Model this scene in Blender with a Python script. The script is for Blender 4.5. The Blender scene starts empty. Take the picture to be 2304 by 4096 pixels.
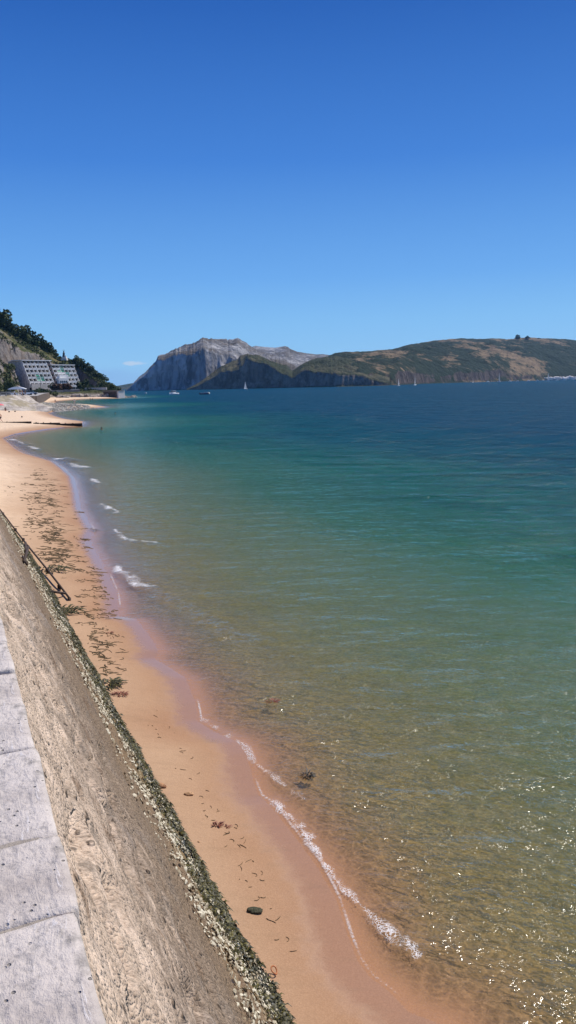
import bpy, bmesh, math, random
import numpy as np
from mathutils import Vector, noise as mn
random.seed(7); RS = np.random.RandomState(11)
sc = bpy.context.scene; C = sc.collection

# ------------------------------------------------------------------ camera frame
H = 6.0; FL = 775.0
PIT = math.atan(127.56/FL); ROL = math.radians(1.375); K = 576/1449
R0 = np.array([1, 0, 0.]); U0 = np.array([0, math.sin(PIT), math.cos(PIT)]); FW = np.array([0, math.cos(PIT), -math.sin(PIT)])
RT = math.cos(ROL)*R0 - math.sin(ROL)*U0; UP = math.sin(ROL)*R0 + math.cos(ROL)*U0
def ray(x, y): return RT*(x*K-288)/FL + UP*(512-y*K)/FL + FW
def atz(x, y, z):
    d = ray(x, y); t = (z-H)/d[2]; return np.array([d[0]*t, d[1]*t, z])
def atr(x, y, r):
    d = ray(x, y); t = r/math.hypot(d[0], d[1]); return np.array([d[0]*t, d[1]*t, H+d[2]*t])

# ------------------------------------------------------------------ numpy noise
def _h(ix, iy, s):
    v = np.sin(ix*127.1 + iy*311.7 + s*74.7)*43758.5453
    return v - np.floor(v)
def vn(x, y, s=0):
    x = np.asarray(x, float); y = np.asarray(y, float)
    ix = np.floor(x); iy = np.floor(y); fx = x-ix; fy = y-iy
    ux = fx*fx*fx*(fx*(fx*6-15)+10); uy = fy*fy*fy*(fy*(fy*6-15)+10)
    a = _h(ix, iy, s); b = _h(ix+1, iy, s); c = _h(ix, iy+1, s); d = _h(ix+1, iy+1, s)
    return ((a*(1-ux)+b*ux)*(1-uy) + (c*(1-ux)+d*ux)*uy)*2-1
def fbm(x, y, o=5, s=0, g=.5):
    t = 0; a = 1; n = 0
    for i in range(o):
        t = t + a*vn(x, y, s+i*3.1); n += a; a *= g
        x, y = (x*.8-y*.6)*2.03+5.2, (x*.6+y*.8)*2.03+1.3
    return t/n
def ridged(x, y, o=5, s=0):
    t = 0; a = 1; n = 0
    for i in range(o):
        t = t + a*(1-2*np.abs(vn(x, y, s+i*3.1))); n += a; a *= .5
        x, y = (x*.8-y*.6)*2.03+5.2, (x*.6+y*.8)*2.03+1.3
    return t/n
def sstep(a, b, x):
    t = np.clip((x-a)/(b-a), 0, 1); return t*t*(3-2*t)

# ------------------------------------------------------------------ object helpers
def mesh_arr(name, V, F, mats=None, parent=None, smooth=False, attrs=None, midx=None, uv=None):
    me = bpy.data.meshes.new(name)
    V = np.asarray(V, np.float32); F = np.asarray(F, np.int32)
    me.vertices.add(len(V)); me.vertices.foreach_set('co', V.ravel())
    n, k = F.shape
    me.loops.add(n*k); me.loops.foreach_set('vertex_index', F.ravel())
    me.polygons.add(n); me.polygons.foreach_set('loop_start', np.arange(0, n*k, k, dtype=np.int32))
    me.polygons.foreach_set('loop_total', np.full(n, k, np.int32))
    if midx is not None: me.polygons.foreach_set('material_index', np.asarray(midx, np.int32))
    me.update(calc_edges=True)
    if smooth: me.polygons.foreach_set('use_smooth', np.ones(n, bool))
    if attrs:
        for a, v in attrs.items():
            at = me.attributes.new(a, 'FLOAT', 'POINT'); at.data.foreach_set('value', np.asarray(v, np.float32))
    if uv is not None:
        ul = me.uv_layers.new(name='UVMap'); ul.data.foreach_set('uv', np.asarray(uv, np.float32)[F.ravel()].ravel())
    for m in (mats or []): me.materials.append(getattr(m, 'm', m))
    o = bpy.data.objects.new(name, me); C.objects.link(o)
    if parent: o.parent = parent
    return o
def tag(o, label=None, cat=None, group=None, kind=None):
    if label: o['label'] = label
    if cat: o['category'] = cat
    if group: o['group'] = group
    if kind: o['kind'] = kind
    return o
def empty(name, loc, rz=0, **kw):
    o = bpy.data.objects.new(name, None); C.objects.link(o); o.location = Vector([float(v) for v in loc]); o.rotation_euler = (0, 0, rz)
    return tag(o, **kw)
def copy_tree(o, parent=None):
    c = o.copy(); C.objects.link(c)
    if parent: c.parent = parent
    for ch in [q for q in o.children]: copy_tree(ch, c)
    return c
def grid_faces(nu, nv):
    i = np.arange(nu-1)[:, None]; j = np.arange(nv-1)[None, :]
    a = (i*nv+j).ravel(); return np.stack([a, a+nv, a+nv+1, a+1], 1)
class MB:
    def __init__(s): s.bm = bmesh.new()
    def box(s, c, d, rz=0, rx=0, ry=0, bev=0, mat=0):
        import mathutils
        M = mathutils.Matrix.Translation(Vector([float(v) for v in c])) @ mathutils.Euler((rx, ry, rz)).to_matrix().to_4x4() @ mathutils.Matrix.Diagonal((d[0], d[1], d[2], 1))
        r = bmesh.ops.create_cube(s.bm, size=1, matrix=M)
        if bev:
            es = list({e for v in r['verts'] for e in v.link_edges})
            b = bmesh.ops.bevel(s.bm, geom=es, offset=bev, segments=2, affect='EDGES', profile=.6)
        return s
    def poly(s, pts, th, axis=2):
        """extrude closed 2D outline; pts = list of 3D points, th = vector"""
        n = len(pts); th = Vector(th)
        a = [s.bm.verts.new(Vector(p)) for p in pts]; b = [s.bm.verts.new(Vector(p)+th) for p in pts]
        s.bm.faces.new(a); s.bm.faces.new(b[::-1])
        for i in range(n): s.bm.faces.new([a[i], a[(i+1) % n], b[(i+1) % n], b[i]])
        return s
    def tube(s, pts, r, n=8, cap=True):
        pts = [Vector([float(q) for q in p]) for p in pts]; rr = r if isinstance(r, (list, tuple)) else [r]*len(pts)
        rings = []
        for i, p in enumerate(pts):
            t = (pts[min(i+1, len(pts)-1)]-pts[max(i-1, 0)]).normalized()
            a = Vector((0, 0, 1)) if abs(t.z) < .9 else Vector((1, 0, 0))
            u = t.cross(a).normalized(); v = t.cross(u)
            rings.append([s.bm.verts.new(p+(u*math.cos(2*math.pi*k/n)+v*math.sin(2*math.pi*k/n))*rr[i]) for k in range(n)])
        for A, B in zip(rings, rings[1:]):
            for k in range(n): s.bm.faces.new([A[k], A[(k+1) % n], B[(k+1) % n], B[k]])
        if cap: s.bm.faces.new(rings[0][::-1]); s.bm.faces.new(rings[-1])
        return s
    def ico(s, c, r, sub=2, sq=(1, 1, 1), nz=0, sd=0):
        res = bmesh.ops.create_icosphere(s.bm, subdivisions=sub, radius=1)
        for v in res['verts']:
            q = v.co.copy(); m = 1+nz*mn.noise(q*1.3+Vector((sd, sd*.7, sd*1.3)))+nz*.5*mn.noise(q*3.1+Vector((sd*2, 0, sd)))
            v.co = Vector((q.x*sq[0], q.y*sq[1], q.z*sq[2]))*r*m + Vector([float(t) for t in c])
        return s
    def build(s, name, mat, parent=None, smooth=False):
        bmesh.ops.recalc_face_normals(s.bm, faces=s.bm.faces)
        me = bpy.data.meshes.new(name); s.bm.to_mesh(me); s.bm.free()
        for m in (mat if isinstance(mat, (list, tuple)) else [mat]): me.materials.append(getattr(m, 'm', m))
        if smooth:
            for p in me.polygons: p.use_smooth = True
        o = bpy.data.objects.new(name, me); C.objects.link(o)
        if parent: o.parent = parent
        return o

# ------------------------------------------------------------------ material DSL
class N:
    def __init__(s, name, world=False):
        if world: s.m = bpy.data.worlds.new(name); sc.world = s.m
        else: s.m = bpy.data.materials.new(name)
        s.m.use_nodes = True; s.t = s.m.node_tree; s.t.nodes.clear()
        s.out = s.n('ShaderNodeOutputWorld' if world else 'ShaderNodeOutputMaterial')
    def n(s, ty, **kw):
        nd = s.t.nodes.new(ty)
        for k, v in kw.items(): setattr(nd, k, v)
        return nd
    def put(s, sock, v):
        if v is None: return
        if isinstance(v, bpy.types.NodeSocket): s.t.links.new(v, sock)
        elif isinstance(v, (tuple, list)) and len(v) == 3 and sock.type == 'RGBA': sock.default_value = (*v, 1)
        else: sock.default_value = v
    def obj(s): return s.n('ShaderNodeTexCoord').outputs['Object']
    def uv(s): return s.n('ShaderNodeTexCoord').outputs['UV']
    def attr(s, a): return s.n('ShaderNodeAttribute', attribute_name=a).outputs['Fac']
    def mp(s, v, sc_=(1, 1, 1), rot=(0, 0, 0), loc=(0, 0, 0)):
        n = s.n('ShaderNodeMapping'); s.put(n.inputs['Vector'], v); n.inputs['Scale'].default_value = sc_; n.inputs['Rotation'].default_value = rot; n.inputs['Location'].default_value = loc
        return n.outputs[0]
    def noise(s, v, scale, det=6, rough=.55, dist=0, col=False):
        n = s.n('ShaderNodeTexNoise'); s.put(n.inputs['Vector'], v); n.inputs['Scale'].default_value = scale; n.inputs['Detail'].default_value = det; n.inputs['Roughness'].default_value = rough; n.inputs['Distortion'].default_value = dist
        return n.outputs['Color' if col else 'Fac']
    def vor(s, v, scale, feature='F1', rnd=1, out='Distance'):
        n = s.n('ShaderNodeTexVoronoi', feature=feature); s.put(n.inputs['Vector'], v); n.inputs['Scale'].default_value = scale; n.inputs['Randomness'].default_value = rnd
        return n.outputs[out]
    def ma(s, op, a, b=0, c=None, clamp=False):
        n = s.n('ShaderNodeMath', operation=op, use_clamp=clamp); s.put(n.inputs[0], a); s.put(n.inputs[1], b)
        if c is not None: s.put(n.inputs[2], c)
        return n.outputs[0]
    def rng(s, v, a, b, c=0, d=1, smooth=True):
        n = s.n('ShaderNodeMapRange', interpolation_type='SMOOTHSTEP' if smooth else 'LINEAR'); s.put(n.inputs['Value'], v)
        for k, q in zip(('From Min', 'From Max', 'To Min', 'To Max'), (a, b, c, d)): s.put(n.inputs[k], q)
        return n.outputs['Result']
    def mix(s, f, a, b, mode='MIX'):
        n = s.n('ShaderNodeMix', data_type='RGBA', blend_type=mode); s.put(n.inputs[0], f); s.put(n.inputs[6], a); s.put(n.inputs[7], b)
        return n.outputs[2]
    def ramp(s, v, stops, interp='LINEAR'):
        n = s.n('ShaderNodeValToRGB'); s.put(n.inputs[0], v); cr = n.color_ramp; cr.interpolation = interp
        while len(cr.elements) < len(stops): cr.elements.new(.5)
        for e, (p, c) in zip(cr.elements, stops): e.position = p; e.color = (*c, 1)
        return n.outputs[0]
    def bump(s, h, dist=.01, st=1, nrm=None):
        n = s.n('ShaderNodeBump'); s.put(n.inputs['Height'], h); s.put(n.inputs['Strength'], st); n.inputs['Distance'].default_value = dist
        if nrm is not None: s.put(n.inputs['Normal'], nrm)
        return n.outputs[0]
    def pbr(s, col, rough=.8, nrm=None, spec=.5, metal=0, fin=True):
        n = s.n('ShaderNodeBsdfPrincipled'); s.put(n.inputs['Base Color'], col); s.put(n.inputs['Roughness'], rough); s.put(n.inputs['Specular IOR Level'], spec); s.put(n.inputs['Metallic'], metal)
        if nrm is not None: s.put(n.inputs['Normal'], nrm)
        if fin: s.t.links.new(n.outputs[0], s.out.inputs['Surface']); return s.m
        return n.outputs[0]
    def surf(s, sh): s.t.links.new(sh, s.out.inputs['Surface']); return s.m
    def mixs(s, f, a, b):
        n = s.n('ShaderNodeMixShader'); s.put(n.inputs[0], f); s.t.links.new(a, n.inputs[1]); s.t.links.new(b, n.inputs[2]); return n.outputs[0]
def simple(name, col, rough=.7, var=.15, scale=3, bump=.0, spec=.4, metal=0):
    m = N(name); nz = m.noise(m.obj(), scale, 5)
    c = m.mix(m.rng(nz, .3, .7), tuple(v*(1-var) for v in col), tuple(min(1, v*(1+var)) for v in col))
    return m.pbr(c, rough, m.bump(nz, bump) if bump else None, spec, metal)

# ================================================================== SHORELINE
WT = [(1115, 2574), (1035, 2544), (980, 2489), (938, 2458), (905, 2415), (880, 2350), (852, 2262), (828, 2214), (804, 2172), (767, 2123), (731, 2080), (691, 2025), (655, 2000), (640, 1960), (633, 1897),
      (605, 1862), (545, 1838), (505, 1812), (497, 1770), (470, 1705), (440, 1685), (392, 1657), (403, 1637), (372, 1590), (345, 1557), (303, 1551), (301, 1528), (296, 1490), (276, 1445), (252, 1402), (228, 1362), (238, 1334), (206, 1279),
      (197, 1233), (187, 1200), (161, 1177), (139, 1161), (108, 1152), (72, 1142), (50, 1131), (28, 1113), (15, 1103), (43, 1092), (87, 1085), (119, 1080), (165, 1075), (205, 1073), (212, 1066), (214, 1060),
      (187, 1057), (161, 1053), (135, 1045), (124, 1040), (139, 1036), (195, 1030), (234, 1027), (271, 1024), (240, 1019), (180, 1018), (141, 1013), (141, 1010), (200, 1004.5), (300, 1002)]
W = [atz(x, y, 0)[:2] for x, y in WT]
W = [np.array([6.0, -60.]), np.array([5.2, -20.]), np.array([3.6, -2.]), np.array([2.5, 3.5])] + W + [np.array([-113., 530.]), np.array([-127., 575.]), np.array([-168, 700.]), np.array([-400., 1500.])]
W = np.array(W)
POLY = np.vstack([W, [[-4000, 1500], [-4000, -60]]])
def sdist(x, y):
    x = np.asarray(x, float); y = np.asarray(y, float); sh = x.shape; x = x.ravel(); y = y.ravel()
    if len(x) > 20000: return np.concatenate([sdist(x[i:i+16384], y[i:i+16384]) for i in range(0, len(x), 16384)]).reshape(sh)
    d = np.full(x.shape, 1e12)
    for a, b in zip(W[:-1], W[1:]):
        ex, ey = b-a; L = ex*ex+ey*ey
        t = np.clip(((x-a[0])*ex+(y-a[1])*ey)/L, 0, 1)
        d = np.minimum(d, (x-a[0]-t*ex)**2+(y-a[1]-t*ey)**2)
    d = np.sqrt(d); ins = np.zeros(x.shape, bool)
    for i in range(len(POLY)):
        a = POLY[i]; b = POLY[(i+1) % len(POLY)]
        if a[1] == b[1]: continue
        c = ((a[1] > y) != (b[1] > y)) & (x < (b[0]-a[0])*(y-a[1])/(b[1]-a[1])+a[0]); ins ^= c
    return np.where(ins, d, -d).reshape(sh)
def ground_z(x, y, d=None):
    if d is None: d = sdist(x, y)
    r = np.hypot(x, y)
    land = 1.25*(1-np.exp(-np.maximum(d, 0)*.115)) + .22*sstep(6, 26, d)
    q = np.maximum(-d, 0)
    sea = -(.085*q + .09*(1-np.exp(-q/.9)) + .0009*np.minimum(q, 60)**2) * (1-.0*q)
    sea = np.maximum(sea, -9)
    z = np.where(d > 0, land, sea)
    am = np.clip(r/60, .25, 1)
    z = z + .012*fbm(x*.8, y*.8, 3, 2)*am*4*sstep(0, 2.5, np.abs(d)) + .006*fbm(x*3, y*3, 3, 9)*sstep(.3, 2, np.abs(d))
    return z
def ground_hit(xT, yT):
    z = .3
    for i in range(24):
        P = atz(xT, yT, z); z = .6*z+.4*float(ground_z(P[0], P[1]))
    return np.array([P[0], P[1], z])

# polar sheets round the camera foot (finer where close)
def polar_grid(r0, r1, nr, extra=()):
    th = np.concatenate([np.linspace(-180, -34, 60)[:-1], np.linspace(-34, 34, 760), np.linspace(34, 180, 60)[1:]])
    r = np.concatenate([np.geomspace(r0, r1, nr), np.array(extra)])
    th = np.radians(th); T_, R_ = np.meshgrid(th, r, indexing='ij')
    return R_*np.sin(T_), R_*np.cos(T_)

gx, gy = polar_grid(2.2, 900, 900, (1300, 2000, 3200, 4600))
gd = sdist(gx, gy); gz = ground_z(gx, gy, gd)

# ---- sand
m = N('sand_and_seabed'); o = m.obj()
wt = m.attr('shore')                      # metres above the water's edge, negative below it
big = m.noise(o, .35, 4, .5); fine = m.noise(o, 60, 3, .65); mid = m.noise(o, 5, 5, .6)
wob = m.ma('ADD', wt, m.ma('MULTIPLY', m.ma('SUBTRACT', big, .5), 1.6))
dry = m.rng(wob, 1.3, 5.5); damp = m.rng(wob, .2, 1.6)
film = m.rng(m.ma('ADD', wt, m.ma('MULTIPLY', m.ma('SUBTRACT', mid, .5), .45)), .05, .85, 1, 0)
c = m.mix(damp, (.39, .215, .115), (.50, .32, .19)); c = m.mix(dry, c, (.80, .60, .41))
c = m.mix(m.rng(fine, .35, .7), m.mix(1, c, (.84, .82, .80), 'MULTIPLY'), c)
c = m.mix(m.rng(m.noise(o, 9, 6, .7), .58, .72, 0, .22), c, (.20, .12, .06))
c = m.mix(m.ma('MULTIPLY', m.rng(m.noise(m.mp(o, (1, 2.5, 1), (0, 0, .4)), 1.6, 6, .65), .5, .75), .28), c, (.24, .15, .08))
under = m.rng(wt, -2.0, 0.0, 1, 0)
weed = m.rng(m.noise(m.mp(o, (1.5, .6, 1), (0, 0, .42)), 1.4, 6, .7, .6), .5, .68)
c = m.mix(m.ma('MULTIPLY', m.ma('MULTIPLY', weed, under), .7), c, (.13, .11, .03))
c = m.mix(m.ma('MULTIPLY', under, .6), c, (.46, .34, .14))
far = m.rng(m.noise(o, .12, 5, .6), .45, .62)
h = m.ma('ADD', m.ma('MULTIPLY', fine, .35), m.ma('MULTIPLY', mid, 1.2))
h = m.ma('ADD', h, m.ma('MULTIPLY', m.vor(m.mp(o, (1, 1, .2)), 2.2, 'SMOOTH_F1'), m.ma('MULTIPLY', dry, 11)))
nb = m.bump(h, .012, m.rng(film, 0, 1, .8, .05))
ro = m.rng(film, 0, 1, .85, .12)
M_sand = m.pbr(c, ro, nb, m.rng(film, 0, 1, .25, .7))
tag(mesh_arr('beach', np.stack([gx, gy, gz], -1).reshape(-1, 3), grid_faces(*gx.shape), [M_sand], smooth=True, attrs={'shore': gd.ravel()}),
    'golden sand beach running down under the shallow water', 'beach', kind='structure')

# ---- sea
def poly_dist(x, y, pts):
    d = np.full(x.shape, 1e9); sg = np.zeros(x.shape)
    tot = 0
    for a, b in zip(pts[:-1], pts[1:]):
        ex, ey = b[0]-a[0], b[1]-a[1]; L = ex*ex+ey*ey
        t = np.clip(((x-a[0])*ex+(y-a[1])*ey)/L, 0, 1)
        q = np.hypot(x-a[0]-t*ex, y-a[1]-t*ey); s = np.where((x-a[0])*ey-(y-a[1])*ex > 0, 1, -1)
        k = q < d; d = np.where(k, q, d); sg = np.where(k, s, sg)
    return d, sg
wx, wy = polar_grid(2.2, 900, 1000, (1200, 1700, 2500, 3400, 4600))
wd = sdist(wx, wy); depth = -ground_z(wx, wy, wd)
calm = sstep(.02, .5, depth)
rr = np.hypot(wx, wy)
lod = np.clip(1.6-rr/60, 0, 1)
wz = .024*calm*lod*fbm(wx*.55+wy*.2, wy*1.5-wx*.2, 4, 4) + .10*np.clip(1.6-rr/500, 0, 1)*sstep(.4, 2.5, depth)*fbm(wx*.13, wy*.5+wx*.05, 4, 14)
# breaking wavelets: (pixel polyline, height, half width, foaminess)
CREST = [([(690, 2020), (745, 2075), (800, 2150), (850, 2225), (930, 2300), (1000, 2362), (1050, 2400)], .014, .11, .8),
         ([(292, 1428), (320, 1452), (345, 1474), (385, 1478), (420, 1497), (470, 1520), (540, 1560), (610, 1600)], .055, .30, .95),
         ([(288, 1335), (315, 1357), (345, 1363), (380, 1366)], .05, .28, .9),
         ([(250, 1268), (275, 1279), (297, 1288)], .05, .28, .9),
         ([(228, 1205), (245, 1215)], .05, .3, .9),
         ([(178, 1168), (197, 1174), (214, 1176)], .08, .5, .9),
         ([(140, 1155), (165, 1158)], .08, .5, .9), ([(72, 1124), (96, 1131)], .08, .6, .9), ([(28, 1107), (60, 1118)], .12, .8, .8),
         ([(505, 1812), (560, 1845), (610, 1872), (640, 1920), (700, 1965), (760, 2010)], .01, .12, .5),
         ([(173, 1156), (185, 1160), (196, 1159)], .16, .6, .35)]
foam = np.zeros(wx.shape)
for pts, hh, hw, fo in CREST:
    P = [atz(x, y, 0)[:2] for x, y in pts]
    d, sg = poly_dist(wx, wy, P)
    d = d*(1+.0*d)+.25*hw*fbm(wx*2.5/ (hw*3), wy*2.5/(hw*3), 3, 21)
    wz += hh*np.exp(-(d/hw)**2)*(1+.4*fbm(wx*3, wy*3, 2, 3))
CRW = [[atz(x, y, 0)[:2] for x, y in c[0]] for c in CREST]
for (pts, hh, hw, fo), P in zip(CREST, CRW):
    d, sg = poly_dist(wx, wy, P)
    if hh == .055: d, sg = poly_dist(wx, wy, P[:4])
    d = np.abs(d+.35*hw*fbm(wx*1.2/hw, wy*1.2/hw, 3, 66))
    wv_ = .22+.75*sstep(-.35, .45, fbm(wx*.45/hw, wy*.45/hw, 3, 68))
    foam = np.maximum(foam, fo*np.exp(-(d/(hw*wv_))**2)*(.45+.8*sstep(-.5, .3, fbm(wx*.8/hw, wy*.8/hw, 2, 67))))
foam = np.where(wx > 1e9, 0, foam)
edge = .8*np.exp(-((wd+.02)/(.02+rr*.0008))**2)*sstep(.38, .66, .5+.5*fbm(wx*.6, wy*.6, 4, 44))
lace = sstep(-1.3, -.15, wd)*sstep(12, 8, rr)*.35
wz = wz+.004
m = N('sea_water'); o = m.obj(); dp = m.attr('depth'); fm = m.attr('foam'); ed = m.attr('edge')
def wav(sx, sy, rz, sc_, det=3, ds=.4): return m.noise(m.mp(o, (sx, sy, 1), (0, 0, rz)), sc_, det, .55, ds)
n1 = wav(.35, 1, .22, 1.1, 4); n2 = wav(.5, 1, -.15, 4.5, 4, .6); n3 = wav(.8, 1, .5, 15, 3, .3); n0 = wav(.3, 1, .05, .22, 3)
cal = m.rng(dp, .0, .35, .10, 1)
nA = wav(.5, 1, .12, .45, 4, .5); nB = wav(.45, 1, -.1, .14, 3, .5)
hgt = m.ma('ADD', m.ma('ADD', m.ma('MULTIPLY', n1, .24), m.ma('MULTIPLY', n2, .10)), m.ma('ADD', m.ma('MULTIPLY', n3, .034), m.ma('MULTIPLY', n0, .5)))
pk = m.rng(wav(.7, 1, .3, 9, 3, .2), .52, .8, 0, 1, False); pk2 = m.rng(wav(.6, 1, -.2, 2.6, 4, .4), .54, .8, 0, 1, False)
hg2 = m.ma('ADD', hgt, m.ma('ADD', m.ma('MULTIPLY', pk, .07), m.ma('MULTIPLY', pk2, .22)))
big_ = m.ma('MULTIPLY', m.ma('ADD', m.ma('MULTIPLY', nA, 2.2), m.ma('MULTIPLY', nB, 4.5)), m.rng(dp, .5, 3.5))
hg2 = m.ma('ADD', hg2, big_); hgt = m.ma('ADD', hgt, big_)
nb = m.bump(hg2, 1.0, m.ma('MULTIPLY', cal, .85)); nsoft = m.bump(hgt, 1.0, m.ma('MULTIPLY', cal, .8))
op = m.ma('SUBTRACT', 1, m.ma('EXPONENT', m.ma('MULTIPLY', m.ma('MAXIMUM', dp, 0), -1.1)))
patch = m.noise(m.mp(o, (.5, 1, 1)), .02, 4, .5)
dpp = m.ma('MULTIPLY', dp, m.rng(patch, .3, .7, .8, 1.25))
body = m.ramp(m.ma('DIVIDE', dpp, 9), [(0, (.33, .30, .14)), (.05, (.13, .20, .10)), (.12, (.030, .13, .07)), (.22, (.006, .090, .068)), (.42, (.002, .060, .085)), (.8, (.001, .045, .088))])
# caustic light lines painted as a cell net into the see-through tint
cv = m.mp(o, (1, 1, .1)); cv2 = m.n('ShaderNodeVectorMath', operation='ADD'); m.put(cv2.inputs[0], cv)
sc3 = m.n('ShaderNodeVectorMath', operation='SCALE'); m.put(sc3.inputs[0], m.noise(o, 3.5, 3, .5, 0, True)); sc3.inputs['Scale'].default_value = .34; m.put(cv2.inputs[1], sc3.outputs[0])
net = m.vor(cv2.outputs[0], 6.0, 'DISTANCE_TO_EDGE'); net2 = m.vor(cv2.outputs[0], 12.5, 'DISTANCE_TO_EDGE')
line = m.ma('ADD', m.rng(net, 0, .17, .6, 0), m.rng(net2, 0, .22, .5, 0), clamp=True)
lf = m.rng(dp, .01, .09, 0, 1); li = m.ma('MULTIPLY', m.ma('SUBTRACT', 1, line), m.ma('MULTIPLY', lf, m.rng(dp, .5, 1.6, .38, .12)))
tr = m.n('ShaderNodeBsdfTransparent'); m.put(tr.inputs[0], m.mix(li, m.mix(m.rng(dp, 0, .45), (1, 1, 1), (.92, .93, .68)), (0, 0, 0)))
df = m.n('ShaderNodeBsdfDiffuse'); m.put(df.inputs[0], body); m.put(df.inputs['Normal'], nsoft)
gl = m.n('ShaderNodeBsdfGlossy'); m.put(gl.inputs['Roughness'], m.rng(dp, 1.5, 8, .105, .18)); m.put(gl.inputs['Normal'], nb); m.put(gl.inputs[0], (1, 1, 1))
fr = m.n('ShaderNodeFresnel'); fr.inputs['IOR'].default_value = 1.33; m.put(fr.inputs['Normal'], nb)
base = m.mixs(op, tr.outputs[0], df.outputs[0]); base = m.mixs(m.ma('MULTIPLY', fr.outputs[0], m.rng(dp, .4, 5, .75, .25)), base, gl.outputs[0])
fdf = m.pbr((.83, .82, .82), .6, m.bump(m.noise(o, 40, 4), .01), .3, fin=False)
fn = m.noise(m.mp(o, (1, 1, .3)), 20, 5, .7, .8); fn2 = m.noise(o, 2.4, 4, .6)
fthr = m.ma('SUBTRACT', .80, m.ma('MULTIPLY', fm, .36))
web = m.vor(m.mp(cv2.outputs[0], (1, 1, 1)), 26, 'DISTANCE_TO_EDGE'); webm = m.ma('MULTIPLY', m.rng(web, m.ma('MULTIPLY', fm, .05), m.ma('MULTIPLY', fm, .20), 1, 0), m.rng(fm, .12, .5, 0, .75))
fmask = m.ma('MAXIMUM', m.rng(m.ma('SUBTRACT', fn, fthr), 0, .14), webm)
emask = m.rng(m.ma('MULTIPLY', ed, m.rng(fn, .35, .6, .55, 1)), .25, .85, 0, .6)
caps = m.ma('MULTIPLY', m.rng(n2, .75, .77), m.rng(n0, .5, .6))
fall = m.ma('MAXIMUM', m.ma('MULTIPLY', m.ma('MAXIMUM', fmask, emask), m.rng(ed, -1, 0, 0, 1)), m.ma('MULTIPLY', caps, m.rng(dp, 2.5, 4)))
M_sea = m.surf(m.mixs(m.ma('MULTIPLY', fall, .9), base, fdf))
land = wd > 1.5
F = grid_faces(*wx.shape); keep = ~(land.ravel()[F].all(1))
tag(mesh_arr('sea', np.stack([wx, wy, wz], -1).reshape(-1, 3), F[keep], [M_sea], smooth=True, attrs={'depth': depth.ravel(), 'foam': foam.ravel(), 'edge': edge.ravel()}),
    'clear green to deep blue sea lapping at the sand', 'sea', kind='structure')

# ================================================================== scatter helpers
def rot_mats(n, tilt=.6):
    a = RS.rand(n)*2*np.pi; b = (RS.rand(n)-.5)*2*tilt; c_ = (RS.rand(n)-.5)*2*tilt
    ca, sa, cb, sb, cc, s_ = np.cos(a), np.sin(a), np.cos(b), np.sin(b), np.cos(c_), np.sin(c_)
    Z = np.zeros(n); O = np.ones(n)
    Rz = np.array([[ca, -sa, Z], [sa, ca, Z], [Z, Z, O]]); Rx = np.array([[O, Z, Z], [Z, cb, -sb], [Z, sb, cb]]); Ry = np.array([[cc, Z, s_], [Z, O, Z], [-s_, Z, cc]])
    f = lambda A, B: np.einsum('ijn,jkn->ikn', A, B)
    return f(f(Rz, Rx), Ry).transpose(2, 0, 1)
def scatter(name, TV, TF, pos, scale, mats, parent=None, tilt=.6, basis=None, jit=.25, smooth=False):
    n = len(pos); TV = np.asarray(TV, float); TF = np.asarray(TF)
    Rm = rot_mats(n, tilt)
    V = TV[None]*(1+jit*(RS.rand(n, len(TV), 1)-.5)*2)
    sc_ = np.asarray(scale, float); V = V*(sc_[:, None, None] if sc_.ndim == 1 else sc_[:, None, :])
    V = np.einsum('nij,nvj->nvi', Rm, V)
    if basis is not None: V = np.einsum('ij,nvj->nvi', basis, V)
    V = V+np.asarray(pos)[:, None, :]
    F = TF[None]+(np.arange(n)*len(TV))[:, None, None]
    return mesh_arr(name, V.reshape(-1, 3), F.reshape(-1, TF.shape[1]), mats, parent, smooth)
def ico_t(sub=1):
    b = bmesh.new(); bmesh.ops.create_icosphere(b, subdivisions=sub, radius=1)
    V = [tuple(v.co) for v in b.verts]; F = [[v.index for v in f.verts] for f in b.faces]; b.free(); return V, F

# ================================================================== NEAR SEA WALL
DR = np.array([-.4010, .9161]); NR = np.array([.9161, .4010]); ZP = 4.7; E0 = .17
def bend(s):
    q = np.clip(np.asarray(s, float)-24, 0, 40); return .0021*q*q+.12*np.clip(np.asarray(s, float)-64, 0, None)
def wp(s, off, z):
    off = off-float(bend(s)); return np.array([DR[0]*s+NR[0]*off, DR[1]*s+NR[1]*off, z])
TOE = 2.38; TZ = .2
wall = empty('sea_wall', wp(6, E0, 0), label='sloping weathered concrete sea wall with pale stone coping, shells and green weed at its foot', cat='sea wall')
WL = np.array(wall.location)
# face, finer near the camera
ss = np.concatenate([np.linspace(-14, -1, 30)[:-1], np.linspace(-1, 12, 420)[:-1], np.geomspace(12, 130, 420)])
vv = np.linspace(0, 1.12, 170)
S, Vv = np.meshgrid(ss, vv, indexing='ij')
off = E0+.0+(TOE-E0)*Vv; zz = ZP-.06+(TZ-ZP+.06)*Vv
zz = zz - .10*np.sin(np.clip(Vv, 0, 1)*np.pi)
L = 5.0
ds = .055*fbm(S*.8, Vv*L*2.2, 5, 1)+.018*fbm(S*4+Vv*3, Vv*L*7, 4, 5)
pock = np.clip(fbm(S*2.2-Vv*2, Vv*L*5, 4, 31)-.18, 0, 1)*np.exp(-((Vv-.22)/.22)**2)*.25
ds = ds-pock
ds += .05*sstep(.80, .93, Vv)*(.5+.5*fbm(S*3, Vv*12, 3, 8))
ds *= np.clip(Vv*14, 0, 1)
sl = math.hypot(TOE-E0, ZP-TZ); na, nz_ = (ZP-TZ)/sl, (TOE-E0)/sl
off = off+ds*na; zz = zz+ds*nz_
off = off-bend(S)
X = DR[0]*S+NR[0]*off-WL[0]; Y = DR[1]*S+NR[1]*off-WL[1]
m = N('weathered_wall'); uv = m.uv()
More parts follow.
